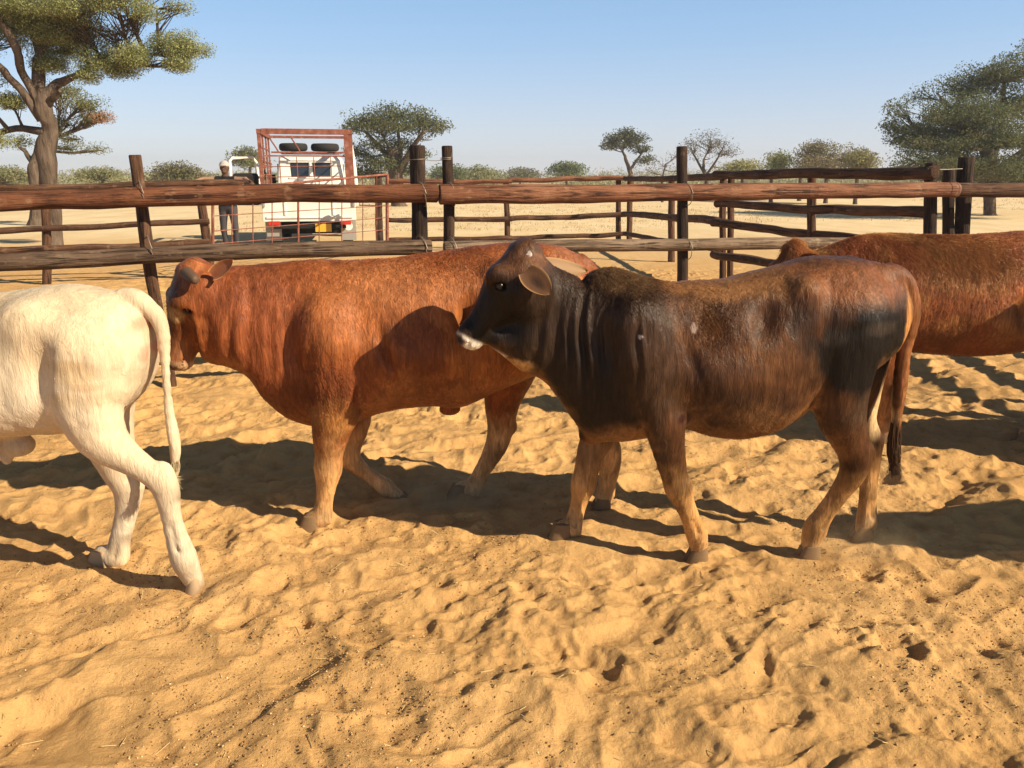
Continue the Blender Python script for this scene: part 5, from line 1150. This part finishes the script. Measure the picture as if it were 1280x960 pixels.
# ------------------------------------------------------------------ clods, dung crumbs and litter on the sand
rs = np.random.default_rng(44)
def clods(n, ymin, ymax, smin_, smax_, seed):
    rs = np.random.default_rng(seed); Y = ymin*(ymax/ymin)**rs.random(n*3); X = rs.uniform(-1, 1, n*3)*(Y*.72+.25)
    d = fbm(X*2.2, Y*2.2, seed=71, oct=3)+.75*rs.random(n*3); o = np.argsort(-d)[:n]; X, Y = X[o], Y[o]
    base = np.array([(1, 0, 0), (-1, 0, 0), (0, 1, 0), (0, -1, 0), (0, 0, 1), (0, 0, -1), (.6, .6, .55), (-.6, .6, .55), (.6, -.6, .55), (-.6, -.6, .55)], float)
    Fb = np.array([(0, 6, 4), (0, 2, 6), (2, 4, 6), (2, 7, 4), (2, 1, 7), (1, 4, 7), (1, 9, 4), (1, 3, 9), (3, 4, 9), (3, 8, 4), (3, 0, 8), (0, 4, 8), (0, 5, 2), (2, 5, 1), (1, 5, 3), (3, 5, 0)])
    s = smin_+(smax_-smin_)*rs.random(n)**3; J = 1+.45*rs.normal(size=(n, 10, 3))*.6; az = rs.random(n)*6.28
    P = base[None]*J*np.array([1, .8, .6]); c, s_ = np.cos(az), np.sin(az)
    P = np.stack([P[..., 0]*c[:, None]-P[..., 1]*s_[:, None], P[..., 0]*s_[:, None]+P[..., 1]*c[:, None], P[..., 2]], -1)*s[:, None, None]
    i = np.clip(np.searchsorted(xs, X), 1, len(xs)-1); j = np.clip(np.searchsorted(ys, Y), 1, len(ys)-1)
    P += np.stack([X, Y, GZ[j, i]+s*.25], 1)[:, None]
    F = (Fb[None]+np.arange(n)[:, None, None]*10).reshape(-1, 3)
    k = rs.random((n, 1)); C = np.where(k < .45, np.array((.28, .155, .065)), np.where(k < .85, np.array((.38, .22, .095)), np.array((.55, .38, .2))))*(.7+.6*rs.random((n, 1)))
    return P.reshape(-1, 3), F, np.repeat(C, 10, 0)
V, F, C = clods(60000, 1.6, 13, .0008, .0048, 5)
me = np_mesh('dirt_clods', V, F, smooth=False); set_col(me, 'coat', C)
tag(child('dirt_clods', me, mat=vm('dry_dirt', .95, .05)), 'small dark crumbs of dirt and dung scattered over the sand', kind='stuff')

# straw and dry stalk bits
rs = np.random.default_rng(8); n = 350; Y = 1.7*(12/1.7)**rs.random(n); X = rs.uniform(-1, 1, n)*(Y*.7+.2)
i = np.clip(np.searchsorted(xs, X), 1, len(xs)-1); j = np.clip(np.searchsorted(ys, Y), 1, len(ys)-1); Z = GZ[j, i]+.003
L_ = rs.uniform(.008, .035, n); az = rs.random(n)*6.28; d = np.stack([np.cos(az), np.sin(az), rs.normal(size=n)*.25], 1)*L_[:, None]; wv = np.stack([-np.sin(az), np.cos(az), 0*az], 1)*.0011
P = np.stack([X, Y, Z], 1); V = np.stack([P-d-wv, P+d-wv, P+d+wv, P-d+wv, P-d+[0, 0, .002], P+d+[0, 0, .002]], 1).reshape(-1, 3); b6 = np.arange(n)[:, None]*6
F = np.concatenate([b6+np.array([[0, 1, 5, 4]]), b6+np.array([[4, 5, 2, 3]])])
me = np_mesh('straw', V, F, smooth=False)
tag(child('straw', me, mat=mat('dry_straw', (.50, .36, .17), .8, .2)), 'short dry straw bits lying on the sand', kind='stuff')
# dust kicked up by hooves: small soft puffs of airborne sand
def dust(px, py, Yd, sx, sy, sz, dens, label, tilt=0.):
    m = bpy.data.materials.new('airborne_dust'); m.use_nodes = True; nt = m.node_tree; nt.nodes.clear()
    tc = N(nt, 'TexCoord'); ln = N(nt, 'VectorMath', operation='LENGTH'); mp = N(nt, 'Mapping'); mp.inputs['Scale'].default_value = (1/sx, 1/sy, 1/sz); nt.links.new(tc.outputs['Object'], mp.inputs[0]); nt.links.new(mp.outputs[0], ln.inputs[0])
    mr = N(nt, 'MapRange'); mr.interpolation_type = 'SMOOTHSTEP'; mr.inputs[1].default_value = 1.; mr.inputs[2].default_value = .1; mr.inputs[3].default_value = 0; mr.inputs[4].default_value = dens; nt.links.new(ln.outputs['Value'], mr.inputs[0])
    ns = noise_tex(nt, 9, 3, .6, tc.outputs['Object']); r_ = ramp(nt, ns.outputs[0], [(.4, (0,)*3), (.65, (1,)*3)])
    mu = N(nt, 'Math', operation='MULTIPLY'); nt.links.new(mr.outputs[0], mu.inputs[0]); nt.links.new(r_.outputs[0], mu.inputs[1])
    pv = N(nt, 'VolumePrincipled'); pv.inputs['Color'].default_value = (.85, .62, .36, 1); nt.links.new(mu.outputs[0], pv.inputs['Density'])
    mo = N(nt, 'OutputMaterial'); nt.links.new(pv.outputs[0], mo.inputs['Volume'])
    c = at(px, py, Yd); V = []; F = []
    for a_ in range(9):
        t_ = math.pi*a_/8
        for b_ in range(16): p_ = 2*math.pi*b_/16; V.append((sx*math.sin(t_)*math.cos(p_), sy*math.sin(t_)*math.sin(p_), sz*math.cos(t_)))
    for a_ in range(8):
        for b_ in range(16): k2 = (b_+1) % 16; F.append((a_*16+b_, (a_+1)*16+b_, (a_+1)*16+k2, a_*16+k2))
    o = child('dust_puff', poly_mesh('dust_puff', [(V, F)]), mat=m); o.location = c; tag(o, label, kind='stuff')
dust(565, 622, 3.5, .42, .20, .13, 5., 'kicked-up dust around the far hind hoof of the red steer')
dust(1075, 682, 3.1, .36, .18, .09, 3.2, 'low dust around the hind hooves of the dark calf')
dust(268, 738, 2.75, .16, .10, .06, 5., 'small dust puff behind the cream cow hoof')

# ------------------------------------------------------------------ thin dusty air over the plain
hz = bpy.data.materials.new('pale_haze'); hz.use_nodes = True; nt = hz.node_tree; nt.nodes.clear()
pv = nt.nodes.new('ShaderNodeVolumePrincipled'); pv.inputs['Color'].default_value = (.90, .93, 1, 1); pv.inputs['Density'].default_value = .0011; pv.inputs['Anisotropy'].default_value = .3
mo = nt.nodes.new('ShaderNodeOutputMaterial'); nt.links.new(pv.outputs[0], mo.inputs['Volume'])
V, F = box((0, 190, 5.0), (840, 480, 13))
tag(child('haze', poly_mesh('haze', [(V, F)], False), mat=hz), 'faint pale haze in the air above the plain', kind='stuff')

print('total', time.time()-T0, 'objects', len(bpy.data.objects))
